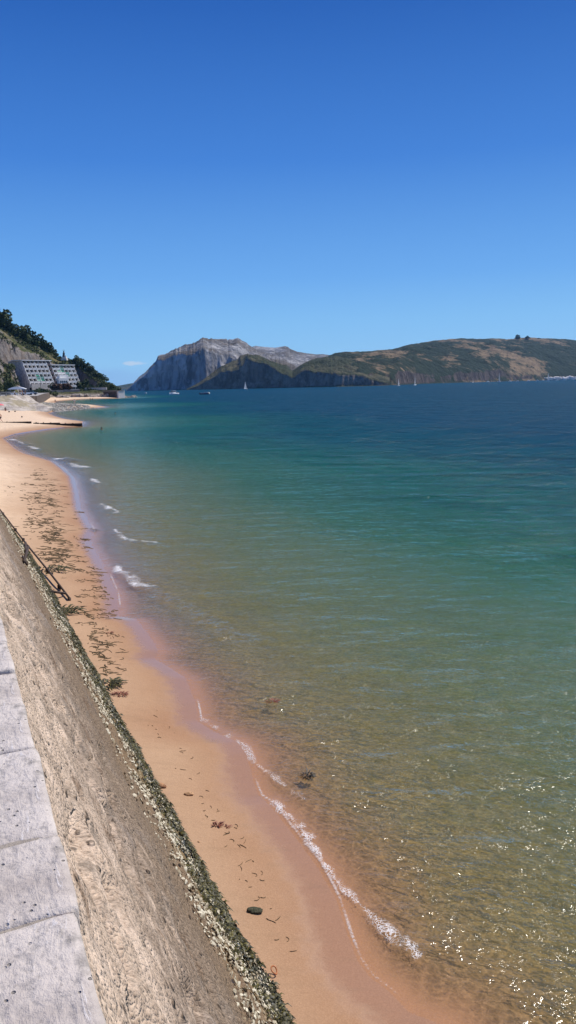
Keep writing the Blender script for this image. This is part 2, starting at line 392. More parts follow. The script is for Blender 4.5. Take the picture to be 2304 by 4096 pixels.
su = m.n('ShaderNodeSeparateXYZ'); m.put(su.inputs[0], uv); v = m.ma('DIVIDE', su.outputs[1], L)
st = m.mp(uv, (.45, 1.5, 1), (0, 0, -.25)); a1 = m.noise(st, 1.3, 7, .65); a2 = m.noise(st, 5, 5, .6); a3 = m.noise(uv, 38, 2, .6); a4 = m.noise(m.mp(uv, (1, 2.2, 1)), 14, 3, .6)
vw = m.ma('ADD', v, m.ma('MULTIPLY', m.ma('SUBTRACT', a1, .5), .34))
c = m.ramp(vw, [(0, (.74, .65, .54)), (.15, (.62, .535, .44)), (.26, (.37, .315, .255)), (.50, (.29, .235, .17)), (.72, (.33, .25, .155)), (.84, (.30, .24, .12)), (.93, (.12, .11, .045)), (1, (.05, .055, .02))])
c = m.mix(m.ma('MULTIPLY', m.rng(a2, .52, .66), m.rng(v, .5, .25, .0, .95)), c, (.74, .63, .51))
c = m.mix(m.ma('MULTIPLY', m.rng(m.noise(st, 2.4, 7, .75), .52, .62), m.rng(v, .75, .3, .25, .75)), c, (.26, .24, .21))
c = m.mix(m.ma('MULTIPLY', m.rng(m.noise(uv, .8, 4, .6), .55, .68), m.rng(v, .55, .3, 0, .7)), c, (.42, .41, .40))
c = m.mix(m.ma('MULTIPLY', m.rng(m.noise(m.mp(uv, (.5, 1.6, 1), (0, 0, .2)), 2.1, 6, .65), .56, .66), .75), c, (.20, .135, .085))
c = m.mix(m.rng(a4, .6, .74, 0, .8), c, (.10, .075, .05))
c = m.mix(m.rng(a3, .34, .56, m.rng(v, .15, .4, .35, .6), 0), c, (.09, .07, .05))
grn = m.vor(uv, 70, 'F1'); c = m.mix(m.rng(grn, .15, .5, .35, 0), c, (.12, .09, .065))
pt = m.vor(m.mp(uv, (1, 2.2, 1), (0, 0, -.2)), 9, 'F1'); pit = m.ma('MULTIPLY', m.rng(pt, .10, .28, 1, 0), m.rng(m.noise(uv, 2.6, 4, .6), .46, .58)); c = m.mix(m.ma('MULTIPLY', pit, .8), c, (.07, .05, .035))
c = m.mix(m.ma('MULTIPLY', m.rng(m.noise(m.mp(uv, (.7, 2, 1), (0, 0, .1)), 3.2, 8, .7), .47, .64), m.rng(v, .42, .12, 0, .9)), c, (.82, .72, .61))
c = m.mix(m.rng(m.noise(m.mp(uv, (3.2, .35, 1)), 1.6, 6, .6), .52, .72, 0, .5), c, (.17, .14, .11)); c = m.mix(m.rng(a3, .58, .74, 0, .6), c, (.62, .53, .42))
c = m.mix(m.ma('MULTIPLY', m.rng(m.noise(uv, 1.1, 4, .6), .62, .72), m.rng(v, .6, .8, 0, .55)), c, (.16, .20, .04))
h = m.ma('ADD', m.ma('MULTIPLY', a3, 1.0), m.ma('ADD', m.ma('MULTIPLY', a4, 1.0), m.ma('MULTIPLY', a2, .7))); h = m.ma('SUBTRACT', h, pit)
# flecks of shell further along where single ones are too small
vo = m.vor(uv, 16, 'F1'); fl = m.ma('MULTIPLY', m.rng(vo, .25, .33, 1, 0), m.rng(m.ma('ABSOLUTE', m.ma('SUBTRACT', m.ma('ADD', v, m.ma('MULTIPLY', m.ma('SUBTRACT', a2, .5), .25)), .84)), .03, .13, 1, 0))
c = m.mix(m.ma('MULTIPLY', fl, .85), c, (.62, .56, .40))
c = m.mix(1, c, (.88, .78, .70), 'MULTIPLY')
M_wall = m.pbr(c, .9, m.bump(m.ma('ADD', h, m.ma('MULTIPLY', grn, .4)), .028, 1), .2)
mesh_arr('wall_face', np.stack([X, Y, zz-WL[2]], -1).reshape(-1, 3), grid_faces(*S.shape), [M_wall], wall, True, uv=np.stack([S, Vv*L], -1).reshape(-1, 2))
# back and core of the wall
b = MB(); c0 = wp(6, E0-.46, 2.3)-WL
b.box(c0, (.5, 42, 4.6), rz=math.atan2(-DR[0], DR[1])); b.build('wall_core', M_wall, wall)
# coping stones
m = N('coping_stone'); o = m.obj(); oi = m.n('ShaderNodeObjectInfo').outputs['Random']
g1 = m.noise(o, 3, 6, .6, .3); g2 = m.noise(o, 30, 4, .65); g3 = m.noise(m.mp(o, (1, 4, 1), (0, 0, .5)), 6, 6, .7, 1)
c = m.mix(m.rng(g1, .35, .65), (.40, .345, .305), (.60, .53, .47)); c = m.mix(m.rng(oi, 0, 1, 0, .25), c, (.66, .60, .55))
c = m.mix(m.rng(g2, .28, .5, .6, 0), c, (.24, .22, .21)); c = m.mix(m.rng(g3, .60, .63, 0, .55), c, (.72, .68, .66))
c = m.mix(m.rng(m.noise(o, 2.2, 6, .65, .4), .56, .63, 0, .75), c, (.25, .225, .20)); c = m.mix(m.rng(m.noise(o, 55, 4, .7), .55, .7, 0, .5), c, (.22, .19, .17))
pit = m.vor(o, 34, 'F1'); pk = m.ma('MULTIPLY', m.rng(pit, .1, .2, 1, 0), m.rng(m.noise(o, 8, 3), .5, .6))
c = m.mix(m.ma('MULTIPLY', pk, .7), c, (.12, .11, .10))
M_cope = m.pbr(c, .85, m.bump(m.ma('SUBTRACT', m.ma('ADD', g2, m.ma('MULTIPLY', g3, .6)), pk), .012, .9), .25)
def rounded(dim, cuts, r, nz, sd):
    b = bmesh.new(); bmesh.ops.create_cube(b, size=1); bmesh.ops.subdivide_edges(b, edges=b.edges[:], cuts=cuts, use_grid_fill=True)
    hd = Vector(dim)/2
    for v_ in b.verts:
        p = Vector((v_.co.x*dim[0], v_.co.y*dim[1], v_.co.z*dim[2]))
        inn = Vector([max(-hd[i]+r, min(hd[i]-r, p[i])) for i in range(3)]); dd = p-inn
        if dd.length > 1e-6: p = inn+dd.normalized()*min(r, dd.length)
        q = p*3+Vector((sd, sd*1.7, 0)); n_ = mn.noise_vector(q)*nz+mn.noise_vector(q*4)*nz*.35
        v_.co = p+n_
    return b
jts = [-.9, -.3, .25, .72, 1.27, 1.86, 2.234, 2.85, 3.31, 3.72]
while jts[-1] < 40: jts.append(jts[-1]+random.uniform(.38, .72))
rzw = math.atan2(DR[1], DR[0])
for i in range(len(jts)-1):
    s0, s1 = jts[i], jts[i+1]; ln = s1-s0-.006
    b = rounded((ln, .64, .26), 22 if s0 < 5 else 6, .014, .007, i*3.3)
    for f in b.faces: f.smooth = True
    me = bpy.data.meshes.new('coping_stone'); b.to_mesh(me); b.free(); me.materials.append(M_cope)
    ob = bpy.data.objects.new('coping_stone', me); C.objects.link(ob); ob.parent = wall
    ob.location = Vector(wp((s0+s1)/2, E0-.285+random.uniform(-.005, .005), ZP-.13+random.uniform(-.006, .006))-WL); ob.rotation_euler = (random.uniform(-.02, .02), random.uniform(-.02, .02), rzw+random.uniform(-.008, .008))
m = N('mortar'); o = m.obj(); a = m.noise(o, 20, 6, .7)
M_mort = m.pbr(m.mix(a, (.26, .22, .18), (.46, .40, .33)), .95, m.bump(a, .02), .1)
b = MB(); b.box(wp(6, E0-.315, ZP-.16)-WL, (.59, 36, .30), rz=math.atan2(-DR[0], DR[1])); b.build('mortar_bed', M_mort, wall)
# promenade behind the wall
m = N('paving'); o = m.obj(); a = m.noise(o, 25, 6, .7); c = m.mix(a, (.30, .28, .26), (.42, .40, .37)); M_pav = m.pbr(c, .9, m.bump(a, .005), .2)
prs = [-14, 0, 20, 40, 64, 100, 128]; PW = [wp(s_, E0-.66, 3.7) for s_ in prs]+[wp(s_, E0-14, 3.7) for s_ in prs]
tag(mesh_arr('promenade', PW, [[i, i+1, i+8, i+7] for i in range(6)], [M_pav]), 'grey paved promenade behind the sea wall', 'pavement', kind='structure')

BAS = np.array([[DR[0], NR[0]*nz_, NR[0]*na], [DR[1], NR[1]*nz_, NR[1]*na], [0, -na, nz_]])   # wall frame: along, down, outward
def wall_pt(s, v_, lift=0):
    o_ = E0+(TOE-E0)*v_+lift*na; z_ = ZP-.06+(TZ-ZP+.06)*v_-.10*np.sin(np.clip(v_, 0, 1)*np.pi)+lift*nz_
    d_ = (.055*fbm(s*.8, v_*L*2.2, 5, 1)+.05*sstep(.80, .93, v_)*(.5+.5*fbm(s*3, v_*12, 3, 8)))
    o_ = o_+d_*na-bend(s); z_ = z_+d_*nz_
    return np.stack([DR[0]*s+NR[0]*o_, DR[1]*s+NR[1]*o_, z_], -1)-WL
# shells
k6 = [(math.cos(t)*(1 if i % 2 else .72), math.sin(t)*(.8 if i % 2 else 1), 0) for i, t in enumerate(np.linspace(0, 2*math.pi, 8)[:-1])]
TV = [(.1, 0, .42)]+k6+[(0, 0, -.2)]; TF = [[0, 1+i, 1+(i+1) % 7] for i in range(7)]
n = 110000; s = 2.5+RS.rand(n)**1.6*36; v_ = .55+RS.rand(n)*.47
vc = v_-.85-.07*fbm(s*.9, s*0, 4, 6); dens = np.exp(-(vc/np.where(vc < 0, .17, .10))**2)*sstep(-.25, .25, fbm(s*2.6, v_*16, 4, 51))+.02
k = RS.rand(n) < dens; s, v_ = s[k], v_[k]
pos = wall_pt(s, v_, .012)
m = N('shell'); o = m.obj(); a = m.noise(o, 9, 3); M_shell = m.pbr(m.mix(m.rng(a, .35, .65), (.27, .21, .12), (.72, .65, .48)), .6, m.bump(m.noise(o, 200, 3), .003), .4)
size = (.008+.017*RS.rand(len(s))**2)*(1+s*.02)
tag(scatter('oyster_shells', TV, TF, pos, size, [M_shell], wall, .75, BAS), kind='stuff')
# dark mussels between
n = 26000; s = 2.5+RS.rand(n)**1.6*34; v_ = .80+RS.rand(n)*.22; k = RS.rand(n) < sstep(.78, .93, v_)*.8; s, v_ = s[k], v_[k]
m = N('mussel'); M_mus = m.pbr(m.mix(m.rng(m.noise(m.obj(), 14, 2), .4, .6), (.02, .022, .014), (.085, .08, .04)), .5, None, .5)
tag(scatter('mussels', TV, TF, wall_pt(s, v_, .010), (.011+.016*RS.rand(len(s)))*(1+s*.02), [M_mus], wall, .9, BAS), kind='stuff')
# green weed at the foot: tufts of blades hanging towards the sand
n = 34000; s = 2.5+RS.rand(n)**1.5*42; q = fbm(s*1.3, s*0+2, 4, 61, .7); v_ = .945+.07*q+RS.randn(n)*.030-np.where(RS.rand(n) < .25, RS.rand(n)*.16, 0)
k = (v_ < 1.01) & (RS.rand(n) < sstep(-.35, .25, fbm(s*2.5, v_*9, 3, 71))); s, v_ = s[k], v_[k]
base = wall_pt(s, v_, .01)+WL; n = len(s)
ln = (.02+.06*RS.rand(n)**2)*(1+s*.012); wdt = (.004+.006*RS.rand(n))*(1+s*.04); an = RS.randn(n)*.9
dirv = NR[None]*np.cos(an)[:, None]+DR[None]*np.sin(an)[:, None]
side = np.stack([-dirv[:, 1], dirv[:, 0]], 1)
mid = np.concatenate([base[:, :2]+dirv*ln[:, None]*.55, (base[:, 2]+ln*(.25+.2*RS.rand(n)))[:, None]], 1)
tip = np.concatenate([base[:, :2]+dirv*ln[:, None]*1.05, (base[:, 2]-ln*.25*RS.rand(n))[:, None]], 1)
sd3 = np.concatenate([side*wdt[:, None], RS.randn(n, 1)*.004], 1)
V = np.stack([base-sd3, base+sd3, mid+sd3*1.2, mid-sd3*1.2, tip+sd3*.3, tip-sd3*.3], 1)-WL
F = np.array([[0, 1, 2, 3], [3, 2, 4, 5]])[None]+(np.arange(n)*6)[:, None, None]
m = N('green_weed'); o = m.obj(); a = m.noise(o, 6, 4); M_weed = m.pbr(m.ramp(m.rng(m.noise(o, 35, 3), .3, .7), [(0, (.02, .018, .005)), (.55, (.045, .040, .010)), (1, (.17, .145, .03))]), .55, None, .4)
tag(mesh_arr('green_weed', V.reshape(-1, 3), F.reshape(-1, 4), [M_weed], wall), kind='stuff')

# ================================================================== handrail on the wall foot
M_iron = simple('rusty_iron', (.055, .035, .025), .8, .35, 20, .004)
def wall_hit(x, y):
    z = .6
    for _ in range(12):
        P = atz(x, y, z); o_ = P[:2]@NR+float(bend(P[:2]@DR)); z = .5*z+.5*(ZP-(o_-E0)/(TOE-E0)*(ZP-TZ))
    return atz(x, y, z+.08)
ra, rb = atz(174, 1504, .26), atz(-12, 1268, .95)
hr = empty('handrail', ra*[1, 1, 0]+[0, 0, .2], label='long rusty iron handrail along the foot of the sea wall down to the sand', cat='handrail')
HL = np.array(hr.location)
def rl(t): return ra+(rb-ra)*t
b = MB(); b.tube([rl(t)-HL+np.array([0, 0, .02*math.sin(t*9)]) for t in np.linspace(0, 1.05, 14)], .03, 8); b.build('rail', M_iron, hr, True)
for t, q0, q1 in ((.03, (122, 1487), None), (.07, (130, 1480), None), (.43, (60, 1413), None), (.47, (66, 1400), None)):
    P = rl(t); b = MB(); b.tube([P-HL, wall_hit(*q0)-HL], .04, 6); b.build('bracket', M_iron, hr, True)
for q0, q1 in (((118, 1478), (128, 1498)), ((57, 1400), (68, 1420))):
    b = MB(); b.tube([wall_hit(*q0)-HL, wall_hit(*q1)-HL], .03, 6); b.build('wall_plate', M_iron, hr, True)
for t in (.0, .09, .2, .5, .62, .84):
    P = rl(t); gzz = float(ground_z(P[0], P[1])); b = MB(); b.tube([P-HL, np.array([P[0], P[1], min(gzz-.1, P[2]-.05)])-HL] if t < .15 else [P-HL+np.array([0, 0, -.06]), P-HL+np.array([0, 0, .06])], .05, 6); b.build('collar' if t > .15 else 'post', M_iron, hr, True)

# ================================================================== wrack on the sand
def inpoly(P, poly):
    x, y = P; c_ = False
    for i in range(len(poly)):
        a, b_ = poly[i], poly[i-1]
        if (a[1] > y) != (b_[1] > y) and x < (b_[0]-a[0])*(y-a[1])/(b_[1]-a[1])+a[0]: c_ = not c_
    return c_
strands = []
def strand(P, ln, w, ang, curl):
    pts = []; a = ang; p = np.array(P[:2])
    for i in range(5):
        pts.append(p.copy()); a += curl*random.uniform(.3, 1.6); p = p+np.array([math.cos(a), math.sin(a)])*ln/4
    strands.append((pts, w))
for poly, cnt, l0, w0 in (([(85, 1170), (125, 1200), (130, 1300), (170, 1400), (150, 1440), (100, 1400), (65, 1330), (70, 1230)], 600, .42, .024),
                      ([(85, 1160), (180, 1230), (215, 1330), (240, 1440), (200, 1460), (140, 1330)], 210, .3, .012),
                      ([(130, 1420), (215, 1400), (260, 1480), (290, 1560), (230, 1560), (180, 1480)], 110, .25, .011),
                      ([(195, 1480), (265, 1500), (290, 1600), (240, 1640), (200, 1560)], 70, .2, .010),
                      ([(230, 1600), (300, 1600), (320, 1700), (270, 1690)], 40, .2, .013),
                      ([(0, 1150), (80, 1180), (60, 1280), (10, 1260)], 14, .3, .03),
                      ([(290, 1700), (380, 1760), (520, 1960), (640, 2150), (740, 2400), (700, 2400), (560, 2130), (330, 1760)], 60, .10, .003)):
    xs = [p[0] for p in poly]; ys = [p[1] for p in poly]; i = 0
    while i < cnt:
        q = (random.uniform(min(xs), max(xs)), random.uniform(min(ys), max(ys)))
        if not inpoly(q, poly): continue
        P = ground_hit(*q); k_ = random.choice((1, 1, 2, 4, 9)) if l0 > .15 else 1; a0_ = random.uniform(-.5, .5)
        for _k in range(k_):
            i += 1; strand(P[:2]+np.array([random.gauss(0, .22), random.gauss(0, .16)])*(k_ > 1)*(l0*2.4), l0*random.uniform(.2, 1.3), w0*random.uniform(.3, 1.1), a0_+random.gauss(0, .5), random.uniform(-.7, .7))
for chain in ([(195, 1490), (205, 1530), (212, 1545), (228, 1550), (235, 1560), (240, 1580), (237, 1600), (225, 1612)], [(238, 1475), (262, 1480), (268, 1497)], [(245, 1640), (262, 1655), (275, 1668), (262, 1690), (270, 1700)], [(225, 1600), (240, 1620), (245, 1640), (250, 1650)]):
    for (x0, y0), (x1, y1) in zip(chain, chain[1:]):
        for j in range(7):
            t = random.random(); P = ground_hit(x0+(x1-x0)*t+random.uniform(-4, 4), y0+(y1-y0)*t+random.uniform(-3, 3)); strand(P, random.uniform(.10, .24), random.uniform(.008, .018), random.uniform(0, 3), random.uniform(-.7, .7))
V = []; F = []
for pts, w in strands:
    P = np.array(pts); gzv = ground_z(P[:, 0], P[:, 1]); tn = np.gradient(P, axis=0); tn /= np.linalg.norm(tn, axis=1)[:, None]+1e-9; nn = np.stack([-tn[:, 1], tn[:, 0]], 1)
    b0 = len(V)
    for i in range(5):
        ww = w*(1 if 0 < i < 4 else .25)*random.uniform(.6, 1.3)
        for sg_, lz in ((-1, .0), (0, ww*.7+.006), (1, .0)): V.append((P[i, 0]+nn[i, 0]*ww*sg_, P[i, 1]+nn[i, 1]*ww*sg_, gzv[i]+lz+.002))
    for i in range(4):
        a = b0+i*3; F += [[a, a+1, a+4, a+3], [a+1, a+2, a+5, a+4]]
m = N('dry_weed'); M_wrack = m.pbr(m.mix(m.rng(m.noise(m.obj(), 3, 3), .35, .65), (.05, .035, .018), (.14, .095, .05)), .8, None, .2)
tag(mesh_arr('seaweed_wrack', V, F, [M_wrack], smooth=True), 'dark brown strands of stranded seaweed scattered across the sand', 'seaweed', kind='stuff')
# algae fronds spilling on the sand from the wall foot
def frond(name, xy, n, rad, mat, label, cat, ln=.1, lift=.05):
    P = ground_hit(*xy); V = []; F = []
    for i in range(n):
        a = random.uniform(0, 2*math.pi); r = rad*random.random()**.6; p = np.array([math.cos(a)*r*1.4, math.sin(a)*r*.8, lift*random.random()*(1-r/rad*.7)])
        an = a+random.uniform(-.8, .8); dd = np.array([math.cos(an), math.sin(an), random.uniform(-.2, .35)]); l = ln*random.uniform(.5, 1.3); w = l*.12; sd_ = np.array([-dd[1], dd[0], 0])*w
        b0 = len(V); 
        for t, ww, zz_ in ((0, .6, 0), (.35, 1, .12*l), (.7, .8, .1*l), (1, .2, -.05*l)):
            q = p+dd*l*t+np.array([0, 0, zz_]); V += [tuple(q-sd_*ww), tuple(q+sd_*ww+np.array([0, 0, w*.4]))]
        for j in range(3): F.append([b0+2*j, b0+2*j+1, b0+2*j+3, b0+2*j+2])
    V = [(x, y, max(z, .003)) for x, y, z in V]
    o_ = mesh_arr(name, V, F, [mat]); o_.location = Vector(P); return tag(o_, label, cat)
M_red = simple('red_weed', (.20, .06, .03), .6, .4, 30)
frond('red_seaweed', (301, 1748), 60, .10, M_red, 'tuft of red seaweed against the green weed at the wall foot', 'seaweed', .09)
frond('red_seaweed', (548, 2076), 34, .035, M_red, 'curled rust red seaweed scrap lying alone on wet sand', 'seaweed', .06, .03)
frond('red_seaweed', (572, 2080), 14, .03, M_red, 'thin end piece of red seaweed just right of the curled rust red scrap', 'seaweed', .05, .02)
frond('red_seaweed', (277, 1593), 24, .06, M_red, 'small pale red seaweed scrap on the sand beside the dark wrack', 'seaweed', .07, .03)
frond('green_seaweed', (145, 1540), 90, .35, M_weed, 'green weed patch on the sand just below the end of the handrail', 'seaweed', .22, .06)
frond('green_seaweed', (265, 1722), 110, .22, M_weed, 'bushy green weed tuft spilling from the wall foot beside the red tuft', 'seaweed', .16, .06)
frond('green_seaweed', (112, 1435), 80, .5, M_weed, 'bright green weed patch on the sand beneath the handrail brackets', 'seaweed', .25, .07)
M_dkw = simple('dark_weed', (.03, .022, .012), .6, .3, 20)
o_ = frond('dark_seaweed', (775, 1972), 90, .07, M_dkw, 'dark brown seaweed clump standing in the shallow water', 'seaweed', .07, .12); o_.location.z = -.02
o_ = frond('red_seaweed', (685, 1788), 40, .07, M_red, 'orange weed scrap awash in the shallows off the wet sand', 'seaweed', .08, .04); o_.location.z = -.01
frond('dark_seaweed', (236, 1336), 26, .14, M_dkw, 'small dark weed scrap at the edge of the mirror-wet sand', 'seaweed', .13, .1)
M_rockw = N('weedy_rock'); m = M_rockw; a = m.noise(m.obj(), 30, 5, .7); M_rockw = m.pbr(m.mix(m.rng(a, .4, .6), (.035, .04, .015), (.10, .09, .05)), .7, m.bump(a, .02), .3)
M_brick = N('worn_brick'); m = M_brick; a = m.noise(m.obj(), 25, 5, .7); M_brick = m.pbr(m.mix(m.rng(a, .4, .62), (.50, .27, .13), (.16, .06, .03)), .8, m.bump(a, .01), .3)
M_tan = simple('tan_stone', (.45, .26, .13), .8, .35, 30, .006)
def pebble(xy, r, sq, mat, label, sd, name='stone', nz=.35):
    P = ground_hit(*xy); b = MB(); b.ico((0, 0, sq[2]*r*.45), r, 3, sq, nz, sd); o_ = b.build(name, mat, None, True); o_.location = Vector(P); return tag(o_, label, 'stone')
pebble((641, 2293), .062, (1.5, .8, .45), M_rockw, 'flat dark weed covered stone on the wet sand by the wall', 3.3)
pebble((401, 1980), .07, (1.3, .8, .55), M_brick, 'worn orange brick lump with a dark end against the wall weed', 7.7)
pebble((475, 1999), .05, (1.3, .8, .5), M_tan, 'small pale orange stone alone on smooth wet sand', 9.1)
pebble((500, 2118), .016, (1, 1, .6), M_tan, 'tiny pale pebble near the foot weed of the wall', 5.1)
b = MB(); pts = [(.028*math.cos(t), .042*math.sin(t), .02+.006*math.sin(2*t)) for t in np.linspace(0, 2*math.pi, 15)]; b.tube(pts, .007, 6, False)
o_ = b.build('seaweed_ring', simple('orange_weed', (.45, .14, .04), .5, .3, 40), None, True); P = ground_hit(688, 2450); o_.location = Vector(P)+Vector((0, 0, .03)); o_.rotation_euler = (.5, .2, .6); tag(o_, 'bright orange ring of seaweed at the foot of the wall', 'seaweed')

# foam bubbles on the breaking wavelets
TVi, TFi = ico_t(1); pos = []; szz = []
for (pts, hh, hw, fo), P in zip(CREST, CRW):
    P = np.array(P); seg = np.linalg.norm(np.diff(P, axis=0), axis=1); tot = seg.sum(); dist = np.hypot(*P.mean(0)); pxm = dist/FL
    if fo < .85: continue
    if hh == .055: P = P[:4]; seg = seg[:3]; tot = seg.sum()
    n = int(min(500, (tot*hw*fo)/(pxm*pxm)*.35))
    cum = np.concatenate([[0], np.cumsum(seg)])
    for i in range(n):
        t = random.random()*tot; j = min(len(seg)-1, int(np.searchsorted(cum, t)-1)); j = max(j, 0); u = (t-cum[j])/seg[j]
        p = P[j]+(P[j+1]-P[j])*u; dn = np.array([P[j+1][1]-P[j][1], -(P[j+1][0]-P[j][0])])/seg[j]
        brk = float(fbm(np.array(t/hw*.35), np.array(hw*9), 2, 5)); 
        wv = hw*(.55+.9*brk); 
        if fo < .9 and brk < .1: continue
        o1 = random.gauss(0, .5)*wv+.3*hw*math.sin(t/hw*1.7)
        if wv < .05*hw: continue
        p = p+dn*o1; rad = pxm*random.uniform(.12, .34)*(1 if fo > .9 else .7)
        if brk < -.12: continue
        pos.append((p[0], p[1], .004+hh*math.exp(-(o1/hw)**2)*random.uniform(.4, .8))); szz.append((rad*1.5, rad*1.1, rad*.6))
m = N('foam'); M_foam = m.pbr((.84, .83, .82), .5, None, .4)
tag(scatter('foam', TVi, TFi, pos, np.array(szz), [M_foam], None, .3, smooth=True), 'white foam of small waves breaking along the sand', 'foam', kind='stuff')

#@@FAR@@
# ================================================================== FAR SIDE OF THE BAY
def hillmat(name, grass, scrub, rock, dark, cl=(.55, .8), sc_=1.0, scr=(.45, .6), vert=1.0, top=0):
    m = N(name); o = m.obj(); g = m.n('ShaderNodeNewGeometry'); sp = m.n('ShaderNodeSeparateXYZ'); m.put(sp.inputs[0], g.outputs['Normal']); nz = sp.outputs[2]
    b1 = m.noise(m.mp(o, (1, .45, 2.2)), .006*sc_, 7, .62, .4); b2 = m.noise(o, .035*sc_, 6, .65); b3 = m.noise(m.mp(o, (1, .5, 3)), .02*sc_, 6, .7, .8); b4 = m.noise(m.mp(o, (1, 1, .25)), .06*sc_, 6, .7)
    c = m.mix(m.rng(b3, .35, .65), grass, tuple(v*.62 for v in grass))
    c = m.mix(m.rng(m.ma('ADD', b1, m.ma('MULTIPLY', m.ma('SUBTRACT', b2, .5), .5)), scr[0], scr[1]), c, scrub)
    c = m.mix(m.rng(m.noise(m.mp(o, (1, .4, 1)), .045*sc_, 5, .7), .56, .62, 0, .85), c, tuple(v*.7 for v in scrub))
    rk = m.mix(m.rng(b4, .38, .62), rock, dark)
    rk = m.mix(m.rng(b2, .5, .66, 0, .8), rk, tuple(min(1, v*1.5) for v in rock))
    st = m.rng(m.ma('ADD', nz, m.ma('MULTIPLY', m.ma('SUBTRACT', b2, .5), .7)), cl[0], cl[1], 1, 0)
    if top: st = m.ma('MAXIMUM', st, m.rng(m.ma('ADD', b1, m.ma('MULTIPLY', b4, .6)), .75, .9, 0, top))
    c = m.mix(st, c, rk)
    return m.pbr(c, .95, m.bump(m.ma('ADD', b2, b4), 14/sc_, 1), .1)
def interp(xs, pts, j): return np.interp(xs, [p[0] for p in pts], [p[j] for p in pts])
def tcol(xT):
    d = ray(xT, (984.4-.024*xT)); return math.atan2(d[0], d[1])
def ridge_mesh(name, ridge, shore, back, cliff, prof, amp, mat, label, nu=420, nv=170, freq=.004, seed=0, kind='structure', cat='hill', crag=.004):
    """ridge: [(xT,yT)], shore/back distances [(xT,r)], cliff [(xT, fraction)], prof exponent"""
    x0, x1 = ridge[0][0], ridge[-1][0]; xs = np.linspace(x0, x1, nu)
    yr = interp(xs, ridge, 1); rs = interp(xs, shore, 1); rb = interp(xs, back, 1); cf = interp(xs, cliff, 1)
    P = np.array([atr(x, y, r) for x, y, r in zip(xs, yr, rb)]); zr = np.maximum(P[:, 2], .5); zr = zr*(1+crag*ridged(xs*.11, xs*0+3, 4, 71)); az = np.arctan2(P[:, 0], P[:, 1])
    t = np.concatenate([np.linspace(-.04, .22, nv//3)[:-1], np.linspace(.22, 1, nv//2)[:-1], np.linspace(1, 1.6, nv//6+2)])
    A, T_ = np.meshgrid(az, t, indexing='ij'); Rs = rs[:, None]; Rb = rb[:, None]; Zr = zr[:, None]; Cf = cf[:, None]
    Rr = Rs+(Rb-Rs)*T_
    X = Rr*np.sin(A); Y = Rr*np.cos(A)
    wv = fbm(X*freq*2, X*0+seed, 5, seed)*.075+.02*fbm(X*freq*6, Y*freq*3, 4, seed+1)
    cl = sstep(0, .035, T_-.02-wv*.8)*Cf*(1+.25*fbm(X*freq*3, Y*0, 4, seed+2))
    ramp_ = np.clip((T_-.05)/.95, 0, 1)
    g = cl+(1-cl)*ramp_**prof
    g = np.where(T_ > 1, 1-.9*(T_-1)/.6, g)
    nzv = ridged(X*freq, Y*freq, 6, seed+7)*.55+ridged(X*freq*2.7, Y*freq*2.7, 5, seed+9)*.35+.45*fbm(X*freq*8, Y*freq*8, 4, seed+12)
    env = np.clip(T_*5, 0, 1)*np.where(T_ < 1, (1-T_**6)*.9+.1, .25)
    z = Zr*g+amp*Zr.max()*nzv*env*np.clip(Zr/Zr.max()*1.5, .15, 1)
    cap = np.minimum(z, H+(Zr-H)*Rr/Rb-.002*Zr)      # keeps the crest the skyline
    z = np.where((T_ < 1) & (T_ > .3), cap, z)
    z = np.where(T_ < .0, -2, z)
    o_ = mesh_arr(name, np.stack([X, Y, z], -1).reshape(-1, 3), grid_faces(*X.shape), [mat], smooth=False)
    return tag(o_, label, cat, kind=kind)
M_mtn = hillmat('limestone_mountain', (.19, .165, .14), (.10, .10, .085), (.44, .43, .43), (.12, .12, .13), (.5, .85), .8, (.52, .7), top=1)
M_back = hillmat('far_ridge', (.16, .15, .12), (.05, .065, .05), (.28, .27, .26), (.14, .13, .13), (.4, .7), .8, (.3, .5))
M_cliff = hillmat('cliff_hill', (.15, .135, .08), (.055, .065, .035), (.24, .20, .165), (.11, .095, .085), (.45, .75), 1.2, (.4, .6))
M_hill = hillmat('dry_hill', (.32, .23, .135), (.03, .044, .024), (.13, .10, .085), (.06, .05, .048), (.35, .62), 1.0, (.38, .51))
ridge_mesh('distant_hills', [(285, 972), (305, 969), (320, 966), (340, 963), (380, 960), (450, 958)], [(0, 3700)], [(0, 4200)], [(0, .3)], 1, .05, M_back, 'low blue hills beyond the mountain', 60, 40, .001, 3)
ridge_mesh('back_ridge', [(600, 900), (629, 873), (644, 870), (655, 872), (666, 873), (692, 875), (717, 871), (725, 873), (729, 877), (748, 885), (765, 888), (782, 890), (796, 892), (812, 891), (827, 893), (850, 900), (900, 915)], [(0, 2500)], [(0, 3400)], [(0, .2)], .7, .06, M_mtn, 'wooded limestone ridge behind the cliffs', 260, 120, .003, 5)
ridge_mesh('mountain', [(318, 981), (324, 976), (338, 961), (348, 951), (359, 943), (375, 929), (386, 920), (392, 918), (398, 905), (414, 896), (428, 884), (441, 877), (455, 874), (471, 868), (484, 864), (496, 859), (505, 852), (511, 850), (518, 852), (535, 852), (550, 853), (566, 852), (572, 856), (587, 854), (592, 851), (597, 851), (604, 855), (611, 859), (620, 864), (629, 871), (640, 878), (648, 882), (662, 887), (678, 891), (723, 899), (780, 915), (830, 935)],
           [(318, 1750), (500, 1600), (830, 1650)], [(318, 1900), (500, 2350), (830, 2500)], [(318, .9), (345, .85), (392, .86), (430, .66), (500, .56), (560, .38), (620, .3), (830, .2)], .62, .10, M_mtn, 'grey limestone mountain dropping in shaded cliffs to the sea', 620, 210, .0045, 11, crag=.022)
